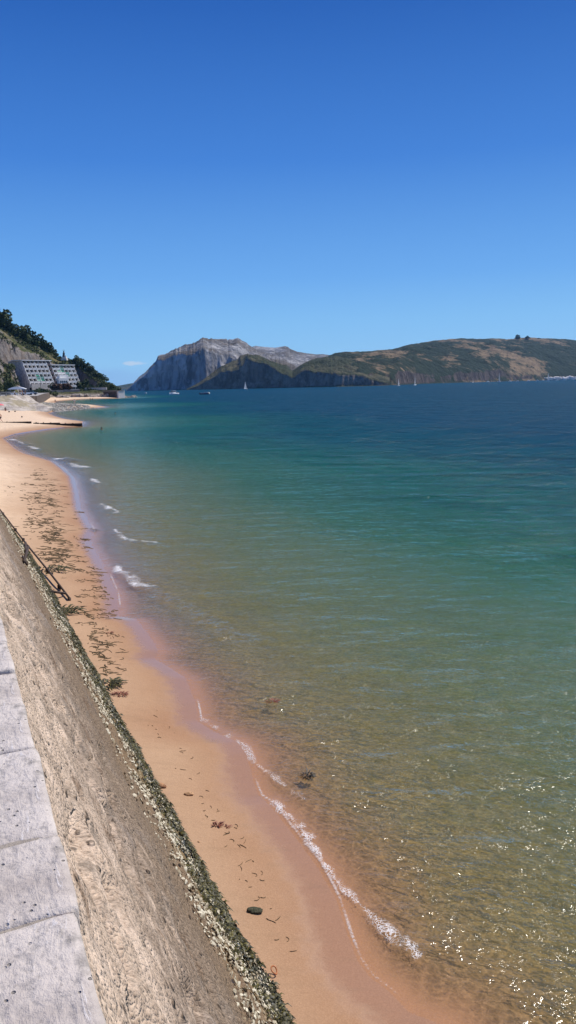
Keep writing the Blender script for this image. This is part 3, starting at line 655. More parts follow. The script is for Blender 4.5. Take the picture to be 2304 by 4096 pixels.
ridge_mesh('cliffs', [(470, 978), (500, 962), (530, 940), (556, 921), (572, 915), (587, 906), (597, 902), (605, 895), (614, 893), (623, 890), (635, 893), (648, 892), (662, 899), (678, 906), (700, 914), (723, 921), (735, 933), (748, 925), (762, 916), (776, 909), (790, 903), (805, 900), (825, 897), (845, 896), (880, 905), (930, 925), (980, 950)],
           [(470, 1560), (700, 1430), (850, 1340), (980, 1350)], [(470, 1650), (620, 1720), (735, 1640), (850, 1700), (980, 1500)], [(470, .5), (556, .62), (600, .5), (623, .72), (700, .6), (760, .5), (850, .35), (980, .3)], .8, .10, M_cliff, 'broken headland of dark shaded cliffs below the mountain', 560, 150, .010, 17, crag=.02)
ridge_mesh('dry_hills', [(740, 974), (765, 955), (800, 925), (827, 894), (845, 888), (867, 885), (890, 885), (918, 884), (950, 881), (988, 879), (1005, 874), (1022, 869), (1040, 866), (1059, 863), (1076, 861), (1090, 857), (1110, 855), (1135, 853), (1161, 852), (1195, 853), (1227, 853), (1240, 852), (1258, 853), (1275, 854), (1295, 853), (1312, 850), (1331, 849), (1355, 851), (1384, 852), (1415, 853), (1447, 857), (1500, 862), (1650, 880), (1900, 900)],
           [(740, 1420), (906, 1330), (1000, 1480), (1094, 1850), (1300, 2300), (1449, 2700), (1900, 3000)], [(740, 1560), (827, 2100), (1000, 2600), (1160, 3100), (1449, 3500), (1900, 3600)], [(740, .7), (800, .3), (860, .16), (1000, .16), (1100, .10), (1180, .13), (1230, .13), (1300, .05), (1900, .05)], .72, .085, M_hill, 'dry brown hills with dark scrub patches across the bay', 900, 240, .0042, 23)
# pale rubble breakwater with moored boats, under the right hill
M_pale = simple('pale_rock', (.74, .70, .66), .9, .3, 1.2)
def fanpt(x, r, z): a = tcol(x); return np.array([r*math.sin(a), r*math.cos(a), z])
TV2, TF2 = ico_t(1); n = 1500; xs = RS.uniform(1168, 1500, n); rbw = 2300+(xs-1168)*1.2
pos = np.array([fanpt(x, r+RS.uniform(-8, 8), 0) for x, r in zip(xs, rbw)]); pos[:, 2] = RS.rand(n)**1.2*(4+7*sstep(1160, 1300, xs))*(.5+.5*np.abs(fbm(xs*.06, xs*0, 3, 2)))+.3
tag(scatter('breakwater', TV2, TF2, pos, np.stack([2.8+2.8*RS.rand(n), 2+1.8*RS.rand(n), 1.4+1.6*RS.rand(n)], 1), [M_pale], None, .5, jit=.35), 'long low breakwater of pale boulders under the right hill', 'breakwater')
M_white = simple('white_paint', (.80, .80, .78), .4, .05, 3); M_dark = simple('dark_glass', (.02, .025, .03), .2, .1, 3, 0, .6); M_navy = simple('navy_paint', (.03, .05, .11), .4, .1, 3)
M_grey = simple('grey_metal', (.30, .31, .32), .5, .1, 5); m = N('sail_cloth'); t1 = m.n('ShaderNodeBsdfDiffuse'); t2 = m.n('ShaderNodeBsdfTranslucent'); m.put(t1.inputs[0], (.86, .85, .82)); m.put(t2.inputs[0], (.8, .79, .75)); M_sail = m.surf(m.mixs(.5, t1.outputs[0], t2.outputs[0]))
def hull(L_, B_, D_):
    b = MB(); bm = b.bm; rings = []
    for i in range(11):
        t = i/10; x = (t-.5)*L_; w_ = B_/2*(1-max(0, (t-.45)/.55)**2.2)*(.88+.12*min(1, t*4)); sh = .12*D_*(t*t)*2
        prof_ = [(-w_, D_+sh), (-w_*.96, D_*.5), (-w_*.7, 0.05), (0, -D_*.35), (w_*.7, .05), (w_*.96, D_*.5), (w_, D_+sh)]
        rings.append([bm.verts.new((x, y, z)) for y, z in prof_])
    for A_, B2 in zip(rings, rings[1:]):
        for k_ in range(6): bm.faces.new([A_[k_], A_[k_+1], B2[k_+1], B2[k_]])
        bm.faces.new([A_[6], A_[0], B2[0], B2[6]])
    bm.faces.new(rings[0]); bm.faces.new(rings[-1][::-1]); return b
def motorboat(loc, rz, s, label, hm, cab=True):
    t = empty('motorboat', loc, rz, label=label, cat='boat'); t.scale = (s, s, s)
    hull(7, 2.6, .95).build('hull', hm, t, True)
    b = MB(); b.box((0, 0, .98), (6, 2.2, .06)); b.build('deck', M_white, t)
    if cab:
        c_ = MB(); c_.box((.2, 0, 1.65), (2.3, 1.7, 1.25), bev=.15); cb = c_.build('cabin', M_white, t)
        b = MB(); b.box((.2, 0, 1.85), (2.34, 1.74, .45), bev=.04); b.build('window', M_dark, cb)
        b = MB(); b.box((.1, 0, 2.36), (2.7, 1.9, .1), bev=.03); b.build('roof', M_white, cb)
    else:
        b = MB(); b.box((0, 0, 1.35), (.9, .8, .7), bev=.1); b.build('console', M_grey, t)
        b = MB(); b.box((.4, 0, 1.85), (.08, 1.0, .5), ry=-.4); b.build('windscreen', M_dark, t)
    b = MB(); b.box((-3.7, 0, .8), (.45, .4, 1.1), bev=.08); b.build('outboard_motor', M_dark, t)
    b = MB(); b.tube([(1.2, .95, 1.5), (2.6, .7, 1.65), (3.3, 0, 1.7), (2.6, -.7, 1.65), (1.2, -.95, 1.5)], .03, 5, False); b.build('bow_rail', M_grey, t)
    return t
motorboat(atz(437, 993, 0), -2.2, 1.35, 'larger white cabin motorboat, the middle one of three before the mountain', M_white)
motorboat(atz(515, 992, 0), .3, 1.1, 'dark hulled open motorboat, right one of three before the mountain', M_navy, False)
motorboat(atz(367, 990, 0), -1.2, .9, 'tiny white motorboat nearest the rocky headland tip', M_white, False)
def sailboat():
    t = empty('sailboat', (0, 0, 0)); hull(9, 2.8, 1.0).build('hull', M_white, t, True)
    b = MB(); b.box((0, 0, 1.2), (3, 1.5, .5), bev=.1); b.build('cabin', M_white, t)
    b = MB(); b.tube([(.6, 0, 1), (.6, 0, 13)], [.12, .08], 6); b.tube([(.6, 0, 2), (-3.6, 0, 2.1)], .08, 6); b.build('mast', M_grey, t)
    b = MB(); b.poly([(.45, 0, 2.2), (-3.5, 0, 2.3), (-1.6, 0, 7), (.45, 0, 12.6)], (0, .04, 0)); b.build('mainsail', M_sail, t)
    b = MB(); b.poly([(.8, .05, 11.5), (2.5, .05, 5), (4.2, .05, 1.4), (1.1, .05, 1.8)], (0, .04, 0)); b.build('jib', M_sail, t)
    return t
SB = [((617, 979), 1300, 1.0, 'lone sailboat below the dark cliffs near the middle of the bay'), ((1003, 969), 1200, .9, 'left one of two sailboats close together before the dry hills'), ((1044, 968), 1200, 1.25, 'right and taller one of two sailboats close together before the dry hills'),
      ((1190, 962), 1900, 1.1, 'small sailboat at the left end of the pale breakwater'), ((1256, 961), 1800, 1.7, 'largest white sailboat in front of the pale breakwater'), ((1379, 957), 2000, 1.5, 'sailboat before the right part of the pale breakwater')]
proto = sailboat()
for i, ((x, y), r, s, lb) in enumerate(SB):
    o_ = proto if i == 0 else copy_tree(proto); o_.location = Vector(fanpt(x, r, 0)); o_.scale = (s, s, s); o_.rotation_euler = (0, .05*(i % 3-1), -2.1+.12*i)
    tag(o_, lb, 'sailboat', 'sailboats out in the bay')
# small moored boats along the breakwater
mb = empty('moored_boat', (0, 0, 0)); hull(6, 2.2, .9).build('hull', M_white, mb, True); b = MB(); b.box((0, 0, 1.4), (2, 1.5, 1), bev=.15); b.build('cabin', M_white, mb)
for i, x in enumerate((1228, 1283, 1302, 1330, 1352, 1366, 1402, 1421, 1440)):
    o_ = mb if i == 0 else copy_tree(mb); o_.location = Vector(fanpt(x, 2050+i*20, 0)); s = 1+.6*random.random(); o_.scale = (s, s, s); o_.rotation_euler = (0, 0, random.uniform(-.6, .6))
    tag(o_, 'small white boat moored along the pale breakwater', 'boat', 'white boats moored by the breakwater')

# ---- trees
M_bark = simple('bark', (.10, .075, .05), .9, .2, 8)
def leafmat(name, a, b_):
    m = N(name); o = m.obj(); n_ = m.noise(o, 1.1, 4, .6); return m.pbr(m.mix(m.rng(n_, .35, .65), a, b_), .7, None, .2)
M_leaf = [leafmat('foliage_dark', (.022, .040, .014), (.055, .080, .025)), leafmat('foliage_mid', (.035, .055, .018), (.085, .105, .032))]
def crown_mesh(sd, n=620, leaf=.5, blobs=7, wide=1.25):
    rs = np.random.RandomState(sd); bl = [(rs.randn(3)*[.45*wide, .45*wide, .28], rs.uniform(.42, .68)) for _ in range(blobs)]
    V = []; F = []
    for i in range(n):
        c_, r = bl[rs.randint(blobs)]; d_ = rs.randn(3); d_ /= np.linalg.norm(d_); p = c_+d_*r*rs.uniform(.7, 1.05); u = rs.randn(3); u /= np.linalg.norm(u); v_ = np.cross(u, d_+rs.randn(3)*.5); v_ /= np.linalg.norm(v_)+1e-6
        l = leaf*rs.uniform(.18, .42); b0 = len(V); V += [p-u*l, p+v_*l, p+u*l, p-v_*l]; F.append([b0, b0+1, b0+2, b0+3])
    return np.array(V), F
def tree(kind_, sd, mat):
    t = empty(kind_, (0, 0, 0)); b = MB(); rnd = random.Random(sd)
    b.tube([(0, 0, -.6), (.04, 0, .3), (rnd.uniform(-.1, .1), 0, .9)], [.12, .09, .05], 6)
    for k_ in range(3): a = rnd.uniform(0, 6.28); b.tube([(0, 0, .45), (math.cos(a)*.45, math.sin(a)*.4, 1.0)], [.05, .02], 5)
    b.build('trunk', M_bark, t); V, F = crown_mesh(sd); mesh_arr('crown', V+[0, 0, 1.15], F, [mat], t); return t
protos = [tree('broadleaf_tree', 5+i, M_leaf[i % 2]) for i in range(4)]; used = [False]*4
def put_tree(P, s, lb, grp, i, sz=1.0, cat='tree'):
    q = i % 4; o_ = protos[q] if not used[q] else copy_tree(protos[q]); used[q] = True
    o_.location = Vector([float(v) for v in P]); o_.scale = (s, s, s*sz); o_.rotation_euler = (0, 0, i*1.3); return tag(o_, lb, cat, grp)
for i, (x, y, s, lb) in enumerate(((1300, 851, 9.5, 'broad dark clump-like tree, the widest on the crest of the right hill'), (1326, 850, 7, 'round dark tree just right of the widest one on the hill crest'), (1356, 850, 3.5, 'tiny lone tree on the crest, rightmost of the three'))):
    P = atr(x, y, 3250); P[2] -= 5; put_tree(P, s, lb, 'trees on the crest of the dry hill', i, .8).scale[0] *= 1.5
# ---- scattered scrub and hedges on the dry hills (stuff)

# ================================================================== LEFT HEADLAND
RID = [(-700, 560), (-300, 680), (-60, 775), (-20, 800), (0, 812), (20, 826), (40, 840), (62, 852), (80, 860), (100, 869), (120, 880), (137, 891), (150, 899), (162, 904), (178, 908), (190, 909), (210, 922), (230, 938), (245, 950), (262, 962), (285, 971), (300, 980), (306, 994), (312, 1006)]
nu, nv = 620, 230; xs = np.concatenate([np.linspace(-700, -30, 90)[:-1], np.linspace(-30, 312, nu)]); az = np.array([tcol(x) for x in xs])
yr = interp(xs, RID, 1); RBK = [(-700, 560), (0, 640), (160, 672), (312, 600)]; rbk = interp(xs, RBK, 1)
zr = np.array([atr(x, y, r)[2] for x, y, r in zip(xs, yr, rbk)])
RFT = [(-700, 500), (0, 566), (60, 590), (110, 612), (200, 640), (250, 600), (312, 560)]; rft = interp(xs, RFT, 1)
RSH = [(-700, 478), (100, 500), (200, 515), (260, 512), (300, 508), (312, 506)]; rsh = interp(xs, RSH, 1)
rows = np.linspace(490, 760, nv); A, Rr = np.meshgrid(az, rows, indexing='ij'); XS = np.broadcast_to(xs[:, None], A.shape)
X = Rr*np.sin(A); Y = Rr*np.cos(A)
TERR = np.interp(xs, [0, 60, 200, 240, 280, 300, 312], [5, 5, 5, 5.5, 4.5, 2.5, -1])[:, None]
ter = sstep(0, 22, Rr-rsh[:, None]-4+6*fbm(X*.06, Y*.06, 4, 3))*TERR
rk = .9*fbm(X*.16, Y*.16, 4, 5)*sstep(0, 8, Rr-rsh[:, None])*sstep(32, 12, Rr-rsh[:, None])
h1 = sstep(0, 1, (Rr-rft[:, None]+5*fbm(X*.05, Y*.05, 4, 8))/14)*.62
h1 = h1+(1-h1)*np.clip((Rr-rft[:, None])/(rbk-rft)[:, None], 0, 1)**.8
hill = np.maximum(zr[:, None]-TERR, 0)*h1*(Rr > rft[:, None]-8)
back = np.where(Rr > rbk[:, None], -(Rr-rbk[:, None])*.35, 0)
spur = 17*sstep(60, 30, XS+8*fbm(Rr*.06, XS*.03, 3, 2))*np.exp(-((Rr-548)/26)**2)+9*sstep(20, -20, XS)*np.exp(-((Rr-535)/30)**2)
Z = ter+rk+np.maximum(hill, spur)+back
nse = (1.6*ridged(X*.05+Y*.01, Y*.05, 5, 33)+.7*fbm(X*.2, Y*.2, 4, 34))
Z = Z+nse*sstep(7, 14, Z)*.9
capz = H+(zr[:, None]-H)*Rr/rbk[:, None]; Z = np.where((Rr < rbk[:, None]) & (Rr > rft[:, None]), np.minimum(Z, capz+.3), Z)
Z = np.where(Rr < rsh[:, None]-3, -1.5, Z)
shift = 2.2*sstep(7, 20, Z)*fbm(X*.09, Z*.02+Y*.02, 4, 77)
M_head = N('headland_rock'); m = M_head; o = m.obj(); g = m.n('ShaderNodeNewGeometry'); sp = m.n('ShaderNodeSeparateXYZ'); m.put(sp.inputs[0], g.outputs['Normal']); op_ = m.n('ShaderNodeSeparateXYZ'); m.put(op_.inputs[0], o)
b1 = m.noise(m.mp(o, (1, 1, .3), (0, .25, 0)), .35, 7, .7, .5); b2 = m.noise(o, .09, 6, .65); b3 = m.noise(o, .5, 6, .7)
rk_ = m.mix(m.rng(b1, .38, .62), (.10, .085, .08), (.27, .24, .215)); rk_ = m.mix(m.rng(b2, .45, .65, 0, .6), rk_, (.26, .19, .13))
gr = m.mix(m.rng(b3, .35, .65), (.03, .042, .014), (.11, .11, .045)); gr = m.mix(m.rng(m.noise(o, .07, 4), .5, .62, 0, .6), gr, (.20, .16, .08))
f_ = m.rng(m.ma('ADD', sp.outputs[2], m.ma('MULTIPLY', m.ma('SUBTRACT', b2, .5), 1.0)), .50, .75)
c = m.mix(f_, rk_, gr); low = m.rng(m.ma('ADD', op_.outputs[2], m.ma('MULTIPLY', b3, 2)), 3.2, 5.2, 1, 0)
c = m.mix(low, c, m.mix(m.rng(b3, .35, .65), (.13, .09, .06), (.38, .33, .26)))
m.pbr(c, .95, m.bump(m.ma('ADD', b1, b3), .8, .9), .1)
tag(mesh_arr('headland', np.stack([X+shift, Y+shift*.3, Z], -1).reshape(-1, 3), grid_faces(*A.shape), [M_head]), 'rocky headland with cliffs and scrub on the left', 'headland', kind='structure')
def head_z(x, y):
    r = math.hypot(x, y); a = math.atan2(x, y); i = np.interp(a, az, np.arange(len(az))); j = np.interp(r, rows, np.arange(nv)); return float(Z[int(round(i)), int(round(j))])
# trees along the ridge: each one stands apart against the sky
RT_ = [(-14, 800, 6.6), (3, 811, 6.6), (16, 822, 5.6), (30, 832, 5.8), (42, 840, 5.0), (54, 846, 5.6), (66, 853, 5.4), (76, 857, 6.4), (88, 863, 6.2), (99, 868, 5.6), (110, 874, 5.0), (121, 880, 4.8), (131, 888, 4.2), (141, 896, 2.6), (149, 901, 1.8), (186, 909, 1.8), (192, 909, 3.4), (201, 914, 3.4), (211, 921, 3.4), (220, 929, 3.0), (229, 935, 3.2), (238, 943, 3.0), (247, 950, 4.4), (254, 955, 3.0)]
nm = ['topmost dark evergreen at the left edge of the picture', 'dark evergreen just inside the left edge, top of the ridge row', 'small evergreen third from the top of the ridge row', 'bushy evergreen fourth from the top of the ridge row', 'low evergreen fifth down the ridge row', 'evergreen sixth down the ridge row over the grey cliff', 'evergreen seventh down the ridge row over the grey cliff', 'large round evergreen, left of the two biggest over the hotel roof', 'large round evergreen, right of the two biggest over the hotel roof', 'evergreen next below the two big round ones on the ridge', 'evergreen second below the big round pair on the ridge', 'evergreen third below the big round pair on the ridge', 'evergreen third above the statue end of the ridge row', 'evergreen second above the statue end of the ridge row', 'last evergreen on the ridge before the statue', 'small bush-like tree just right of the statue', 'second tree right of the statue on the falling ridge', 'third tree right of the statue on the falling ridge', 'fourth tree right of the statue on the falling ridge', 'fifth tree right of the statue on the falling ridge', 'sixth tree right of the statue on the falling ridge', 'seventh tree right of the statue on the falling ridge', 'tall dark tree standing out on the lower ridge right of the statue', 'last tree on the lower ridge above the headland nose']
for i, ((x, y, s), lb) in enumerate(zip(RT_, nm)):
    r = float(np.interp(x, [p[0] for p in RBK], [p[1] for p in RBK])); P = atr(x, y, r-4); P[2] -= s*.72; put_tree(P, s*.9, lb, 'trees along the headland ridge', i)
# bushes and trees by the hotel
for i, (x, y, r, s, lb) in enumerate(((106, 985, 528, 3.6, 'dark round tree in front of the cream hotel base'), (121, 987, 526, 3.2, 'dark round tree right of the one before the cream hotel base'), (133, 972, 545, 2.2, 'small green tree at the left end of the rusty hedge'), (207, 968, 560, 3.2, 'green tree at the right foot of the hotel'), (222, 972, 560, 2.8, 'low green tree second right of the hotel foot'), (240, 975, 556, 2.6, 'low green tree third right of the hotel foot'), (258, 975, 552, 2.6, 'low green tree left of the headland nose tree'), (280, 978, 545, 2.6, 'windblown tree on the headland nose above the fort wall'), (291, 981, 540, 2.4, 'outermost tree on the headland nose'), (26, 968, 470, 3.5, 'tree at the left of the promenade below the rock spur'))):
    P = atr(x, y, r); P[2] -= s*1.2; put_tree(P, s, lb, 'trees round the hotel terrace', i+2)
# scrub covering the slope (uncountable)
n = 5200; xx = RS.uniform(-60, 300, n); rr2 = RS.uniform(520, 672, n); pos = []; sz2 = []
for x, r in zip(xx, rr2):
    a = tcol(x); px_, py_ = r*math.sin(a), r*math.cos(a); z = head_z(px_, py_)
    if 48 < x < 205 and r < 612+.1*x: continue
    if z < 4.5: continue
    cl_ = float(fbm(np.array(px_*.045), np.array(py_*.045), 3, 91)); rb_ = np.interp(x, [p[0] for p in RBK], [p[1] for p in RBK])
    grad = abs(head_z(px_, py_+3)-head_z(px_, py_-3))
    if (grad > 5.0 and random.random() > .06) or (cl_ < -.05 and r < rb_-18): continue
    if r > rb_+3: continue
    pos.append((px_, py_, z+.1)); sz2.append(random.uniform(.6, 1.5))
Vc, Fc = crown_mesh(99, 26, 1.1, 3); tag(scatter('scrub', Vc, np.array(Fc), pos, np.array(sz2), [M_leaf[1]], None, .3), 'dark green scrub over the headland slope', 'scrub', kind='stuff')

# ---- statue monument on the ridge
M_bronze = simple('dark_stone', (.07, .07, .075), .6, .2, 2); M_wst = simple('white_stone', (.66, .64, .60), .8, .1, 2)
P = atr(162, 905, 655); P[2] -= .6; st_ = empty('monument', P, label='tall dark robed statue with a halo on a white stepped base on the ridge', cat='statue')
b = MB(); b.box((0, 0, .8), (4.6, 4.6, 1.6), bev=.1); b.box((.2, 0, 2.1), (3.2, 3.2, 1.2), bev=.1); b.box((.9, -.2, 3.2), (1.3, 1.6, 1.3), bev=.1); b.build('pedestal', M_wst, st_)
b = MB(); b.tube([(-.3, 0, 2.4), (-.3, 0, 3.4), (-.25, 0, 4.6), (-.2, 0, 5.6), (-.15, 0, 6.3), (-.1, 0, 6.7)], [1.25, 1.1, .85, .8, .62, .25], 12); b.ico((-.1, 0, 7.15), .42, 2, (1, 1, 1.2)); b.tube([(-.6, -.2, 6.1), (-.1, -.9, 5.5), (.55, -.9, 5.7)], [.25, .22, .15], 7); b.tube([(.4, .1, 6.1), (.8, -.6, 5.5), (.6, -.9, 5.9)], [.25, .22, .15], 7); b.build('robed_figure', M_bronze, st_, True)
b = MB(); b.ico((.65, -1.0, 6.1), .3, 2, (1, 1, 1.5)); b.ico((.65, -1.0, 6.65), .17, 2); b.build('child_figure', M_wst, st_, True)
b = MB(); b.tube([(-.1+.62*math.cos(t), .1, 7.75+.62*math.sin(t)) for t in np.linspace(0, 2*math.pi, 17)], .09, 5, False); b.build('halo', M_bronze, st_)

# ---- terraced hotel
hx = math.radians(54); O_ = atr(80, 978.5, 552); O_[2] = 5.0
ho = empty('terraced_hotel', O_, hx, label='white terraced hotel stepping back up the cliff, with green and brown awnings', cat='hotel')
M_wall2 = simple('cream_render', (.66, .58, .50), .85, .12, .6); M_par = simple('white_parapet', (.78, .76, .72), .8, .07, 1); M_balc = simple('balcony_wall', (.58, .54, .50), .85, .3, .7); M_fin = simple('grey_fin', (.60, .57, .53), .85, .15, 1)  # balcony walls and core share one mottled tone, darker than the parapets
M_grn = simple('green_awning', (.03, .26, .17), .8, .2, 1); M_lgr = simple('pale_green_awning', (.30, .52, .42), .8, .1, 1); M_brn = simple('brown_awning', (.16, .075, .055), .8, .2, 1); M_prp = simple('brown_render', (.17, .12, .11), .85, .2, .5)
FH, BW, NB, STP = 3.0, 3.2, 13, 1.45
# coordinates: x along the front, y into the hill
def yof(fl): return max(0, (fl-1))*STP
NB1 = 7; nf = lambda i: 7 if i < 7 else 6
b = MB()
for fl in range(7):
    nb_ = NB if fl < 6 else 7
    b.box((nb_*BW/2, yof(fl)+2.6+7, fl*FH+FH/2), (nb_*BW, 14, FH-.002*fl))
b.build('core', M_balc, ho)
b = MB(); b.box((BW*3.5, -.06, 2.6), (BW*7, .3, 5.2)); b.box((BW*3.5, 1.2, 5.1), (BW*7, 2.6, .3)); b.build('lower_wall', M_wall2, ho)
b = MB(); b.box((3.5*BW, 5*STP+1.4+5, 7*FH+.2), (7*BW+1.6, 12.6, .6)); b.build('roof', M_par, ho)
b = MB(); b.box((10*BW, 4*STP+1.4+5, 6*FH+.25), (6*BW+1, 12.6, .6)); b.build('roof', M_par, ho)
b = MB(); b.box((8.3*BW, 1.5, FH*1.9), (2.4*BW, 3.4, FH*2.3), bev=.05); b.box((8.9*BW, 3.4, FH*2.7), (2.4*BW, 3.4, FH*2.2), bev=.05); cb = b.build('central_block', M_par, ho)
for ix in range(4):
    for iz in range(2):
        b = MB(); b.box(((7.5+ix*.52)*BW, -.24, FH*(1.25+iz*.95)), (.9, .2, 1.3)); b.build('window', M_dark, cb)
for fl in range(0, 7):
    for i in range(NB):
        if fl >= nf(i) or (fl < 2 and 7 <= i < 10): continue
        stair = i in (5, 6) and False
        brown = (i == 6 and fl > 1)
        x = i*BW+BW/2; y = yof(fl)
        if fl > 0 or i >= 7:
            b = MB(); b.box((x, y+.1, fl*FH+.45), (BW-.2, .22, 1.25+.1*((i*7+fl*3) % 3)), bev=.02); b.box((x, y+1.3, fl*FH-.08), (BW-.3, 2.4, .2))
            b.build('balcony', M_prp if brown else (M_lgr if (fl, i) in ((3, 2), (3, 3), (5, 9), (4, 10)) else M_par), ho)
        b = MB(); b.box((x, y+2.5, fl*FH+1.7), (BW-.7, .22, 2.0)); b.build('window', M_dark, ho)
        if (fl, i) in ((3, 2), (2, 2), (4, 9), (4, 8), (2, 3), (3, 9), (5, 9), (3, 10)) or (fl == 1 and i < 6 and i != 4):
            mt = M_brn if fl == 1 else (M_grn if (i+fl) % 2 else M_lgr)
            b = MB(); b.poly([(x-BW*.42, y+2.4, fl*FH+2.5), (x-BW*.42, y+.3, fl*FH+1.55), (x+BW*.42, y+.3, fl*FH+1.55), (x+BW*.42, y+2.4, fl*FH+2.5)], (0, .02, .08)); b.build('awning', mt, ho)
for i in range(NB+1):
    top = 7 if i <= 7 else 6
    for fl in range(1, top):
        y = yof(fl); b = MB(); b.poly([(i*BW-.14, y-.15, fl*FH-.1), (i*BW-.14, y+2.6, fl*FH-.1), (i*BW-.14, y+2.6, fl*FH+FH-.1), (i*BW-.14, y+STP-.15, fl*FH+FH-.1), (i*BW-.14, y-.05, fl*FH+1.2)], (.28, 0, 0)); b.build('party_wall', M_fin if i % 3 else M_par, ho)
b = MB(); b.tube([(BW*1.9, -1.6, -1), (BW*1.9, -1.6, 7)], .12, 6); o_ = b.build('lamp_post', M_dark, None); o_.location = ho.location; o_.rotation_euler = (0, 0, hx); tag(o_, 'thin dark lamp post in front of the cream hotel wall', 'lamp post')
# hedge, terrace wall
def bush_row(name, pts, n, s, mat, label, cat='hedge'):
    V, F = crown_mesh(7, 40, .9, 4); pos = []
    for i in range(n):
        t = random.random()*(len(pts)-1); j = int(t); u = t-j; p = pts[j]*(1-u)+pts[j+1]*u; pos.append((p[0]+random.gauss(0, s*.3), p[1]+random.gauss(0, s*.5), p[2]+random.uniform(0, s*.9)))
    return tag(scatter(name, V, np.array(F), pos, np.full(n, s*.55), [mat], None, .3), label, cat)
M_rust = leafmat('rusty_leaf', (.07, .035, .02), (.15, .08, .04))
bush_row('hedge', [atr(140, 980, 540), atr(150, 979, 545), atr(176, 978, 548)], 60, 3.2, M_rust, 'rusty brown hedge along the foot of the hotel', 'hedge')
bush_row('hedge', [atr(80, 990, 500), atr(100, 992, 502), atr(125, 993, 505)], 70, 2.0, M_leaf[0], 'dark green hedge on the terrace edge above the rocks')
bush_row('hedge', [atr(205, 976, 545), atr(240, 979, 540), atr(270, 981, 535), atr(295, 985, 530)], 60, 1.4, M_leaf[1], 'low green hedge along the headland path')
def wallrun(name, pts, th, h_, mat, label, cat='wall'):
    b = MB(); wv_ = []
    for p, q in zip(pts, pts[1:]):
        d_ = np.array(q)-np.array(p); ln_ = math.hypot(d_[0], d_[1]); c_ = (np.array(p)+np.array(q))/2
        b.box((c_[0], c_[1], c_[2]+h_/2), (ln_+th*.5, th, h_), rz=math.atan2(d_[1], d_[0]), bev=.04)
    return tag(b.build(name, mat), label, cat)
M_stone = N('stone_wall'); m = M_stone; o = m.obj(); br = m.vor(m.mp(o, (1, 1, 1.6)), .9, 'F1', 1, 'Color'); a = m.noise(o, 1.5, 5, .7)
sp_ = m.n('ShaderNodeSeparateColor'); m.put(sp_.inputs[0], br); m.pbr(m.mix(m.rng(a, .35, .65), m.mix(sp_.outputs[0], (.20, .17, .15), (.40, .36, .32)), (.28, .25, .21)), .95, m.bump(a, .1), .1)
M_dst = simple('dark_stone_and_shade', (.085, .065, .05), .9, .4, .8)  # dark fort masonry; also paints the wall shade onto the far promenade block
zf = lambda x, y, r, z: (lambda p: np.array([p[0], p[1], z]))(atr(x, y, r))
wallrun('terrace_wall', [zf(128, 985, 528, 4.4), zf(160, 983, 532, 4.4), zf(200, 982, 532, 4.6)], .6, 1.5, M_stone, 'pale stone terrace wall below the rusty hedge')
wallrun('terrace_wall', [zf(214, 975, 540, 5.2), zf(245, 976, 536, 5.4), zf(268, 978, 530, 5.2)], .6, 1.6, M_wall2, 'long cream garden wall above the headland rocks')
f = empty('fort_wall', zf(283, 992, 506, 0), label='dark masonry sea wall of the headland nose with a pale right corner', cat='sea wall'); FLc = np.array(f.location)
b = MB(); P0, P1_ = zf(266, 992, 512, 0)-FLc, zf(298, 992, 503, 0)-FLc; c_ = (P0+P1_)/2; d_ = P1_-P0
b.box((c_[0], c_[1]+2, 1.9), (math.hypot(d_[0], d_[1]), 5, 5.0), rz=math.atan2(d_[1], d_[0]), bev=.1); b.build('wall', M_dst, f)
b = MB(); b.box((P1_[0]+.9, P1_[1]+2.3, 2.1), (1.7, 5.4, 5.2), rz=math.atan2(d_[1], d_[0]), bev=.1); b.build('corner', M_wst, f)
b = MB(); b.box((c_[0]+.4, c_[1]+2, 4.55), (math.hypot(d_[0], d_[1])+2.6, 5.6, .35), rz=math.atan2(d_[1], d_[0]), bev=.05); b.build('coping', M_stone, f)
# boulders on the headland shore: each its own
M_bld = [simple('boulder_a', (.33, .28, .23), .9, .35, .9, .05), simple('boulder_b', (.22, .17, .13), .9, .35, .9, .05)]
bp = []
for q in range(3):
    b = MB(); b.ico((0, 0, .2), 1, 3, (1.3, .9, .7), .45, q*5.1); bp.append(b.build('boulder', M_bld[q % 2], None))
for i in range(60):
    if i < 44: x = 150+3.4*i+random.uniform(-2, 2); P = fanpt(x, float(np.interp(x, [100, 200, 300, 312], [500, 515, 508, 506]))+random.uniform(-1, 9), 0)
    else: x = 300+2.5*(i-44); P = fanpt(x, 505+random.uniform(-6, 10)+(i-44)*2, 0)
    s = random.uniform(.8, 2.2)*(1 if i < 44 else .7); P[2] = random.uniform(.2, 1.4) if i < 44 else -.1
    o_ = bp[i] if i < 3 else bp[i % 3].copy()
    if i >= 3: C.objects.link(o_)
    o_.location = Vector(P); o_.scale = (s, s, s); o_.rotation_euler = (random.uniform(-.3, .3), random.uniform(-.3, .3), random.uniform(0, 6))
    tag(o_, 'brown boulder in the row along the headland waterline' if i < 44 else 'low dark rock in the water off the headland nose', 'boulder', 'boulders along the headland shore' if i < 44 else 'rocks off the headland nose')
# pebble spit
TV3, TF3 = ico_t(1); n = 2600; pos = []; szz = []
poly = [(92, 1022), (100, 1012), (140, 1013), (200, 1018), (262, 1022), (255, 1025), (200, 1024), (150, 1030), (112, 1027)]
while len(pos) < n:
    q = (RS.uniform(90, 265), RS.uniform(1010, 1031))
    if not inpoly(q, poly): continue
    p_ = atz(q[0], q[1], .8); z = float(ground_z(p_[0], p_[1])); p_[2] = z
    pos.append(p_); szz.append(RS.uniform(.12, .5))
tag(scatter('pebbles', TV3, TF3, pos, np.array(szz)[:, None]*[1.2, 1, .5], [simple('grey_pebble', (.30, .28, .24), .9, .4, .3)], None, .3), 'grey mossy pebbles covering the spit', 'pebbles', kind='stuff')

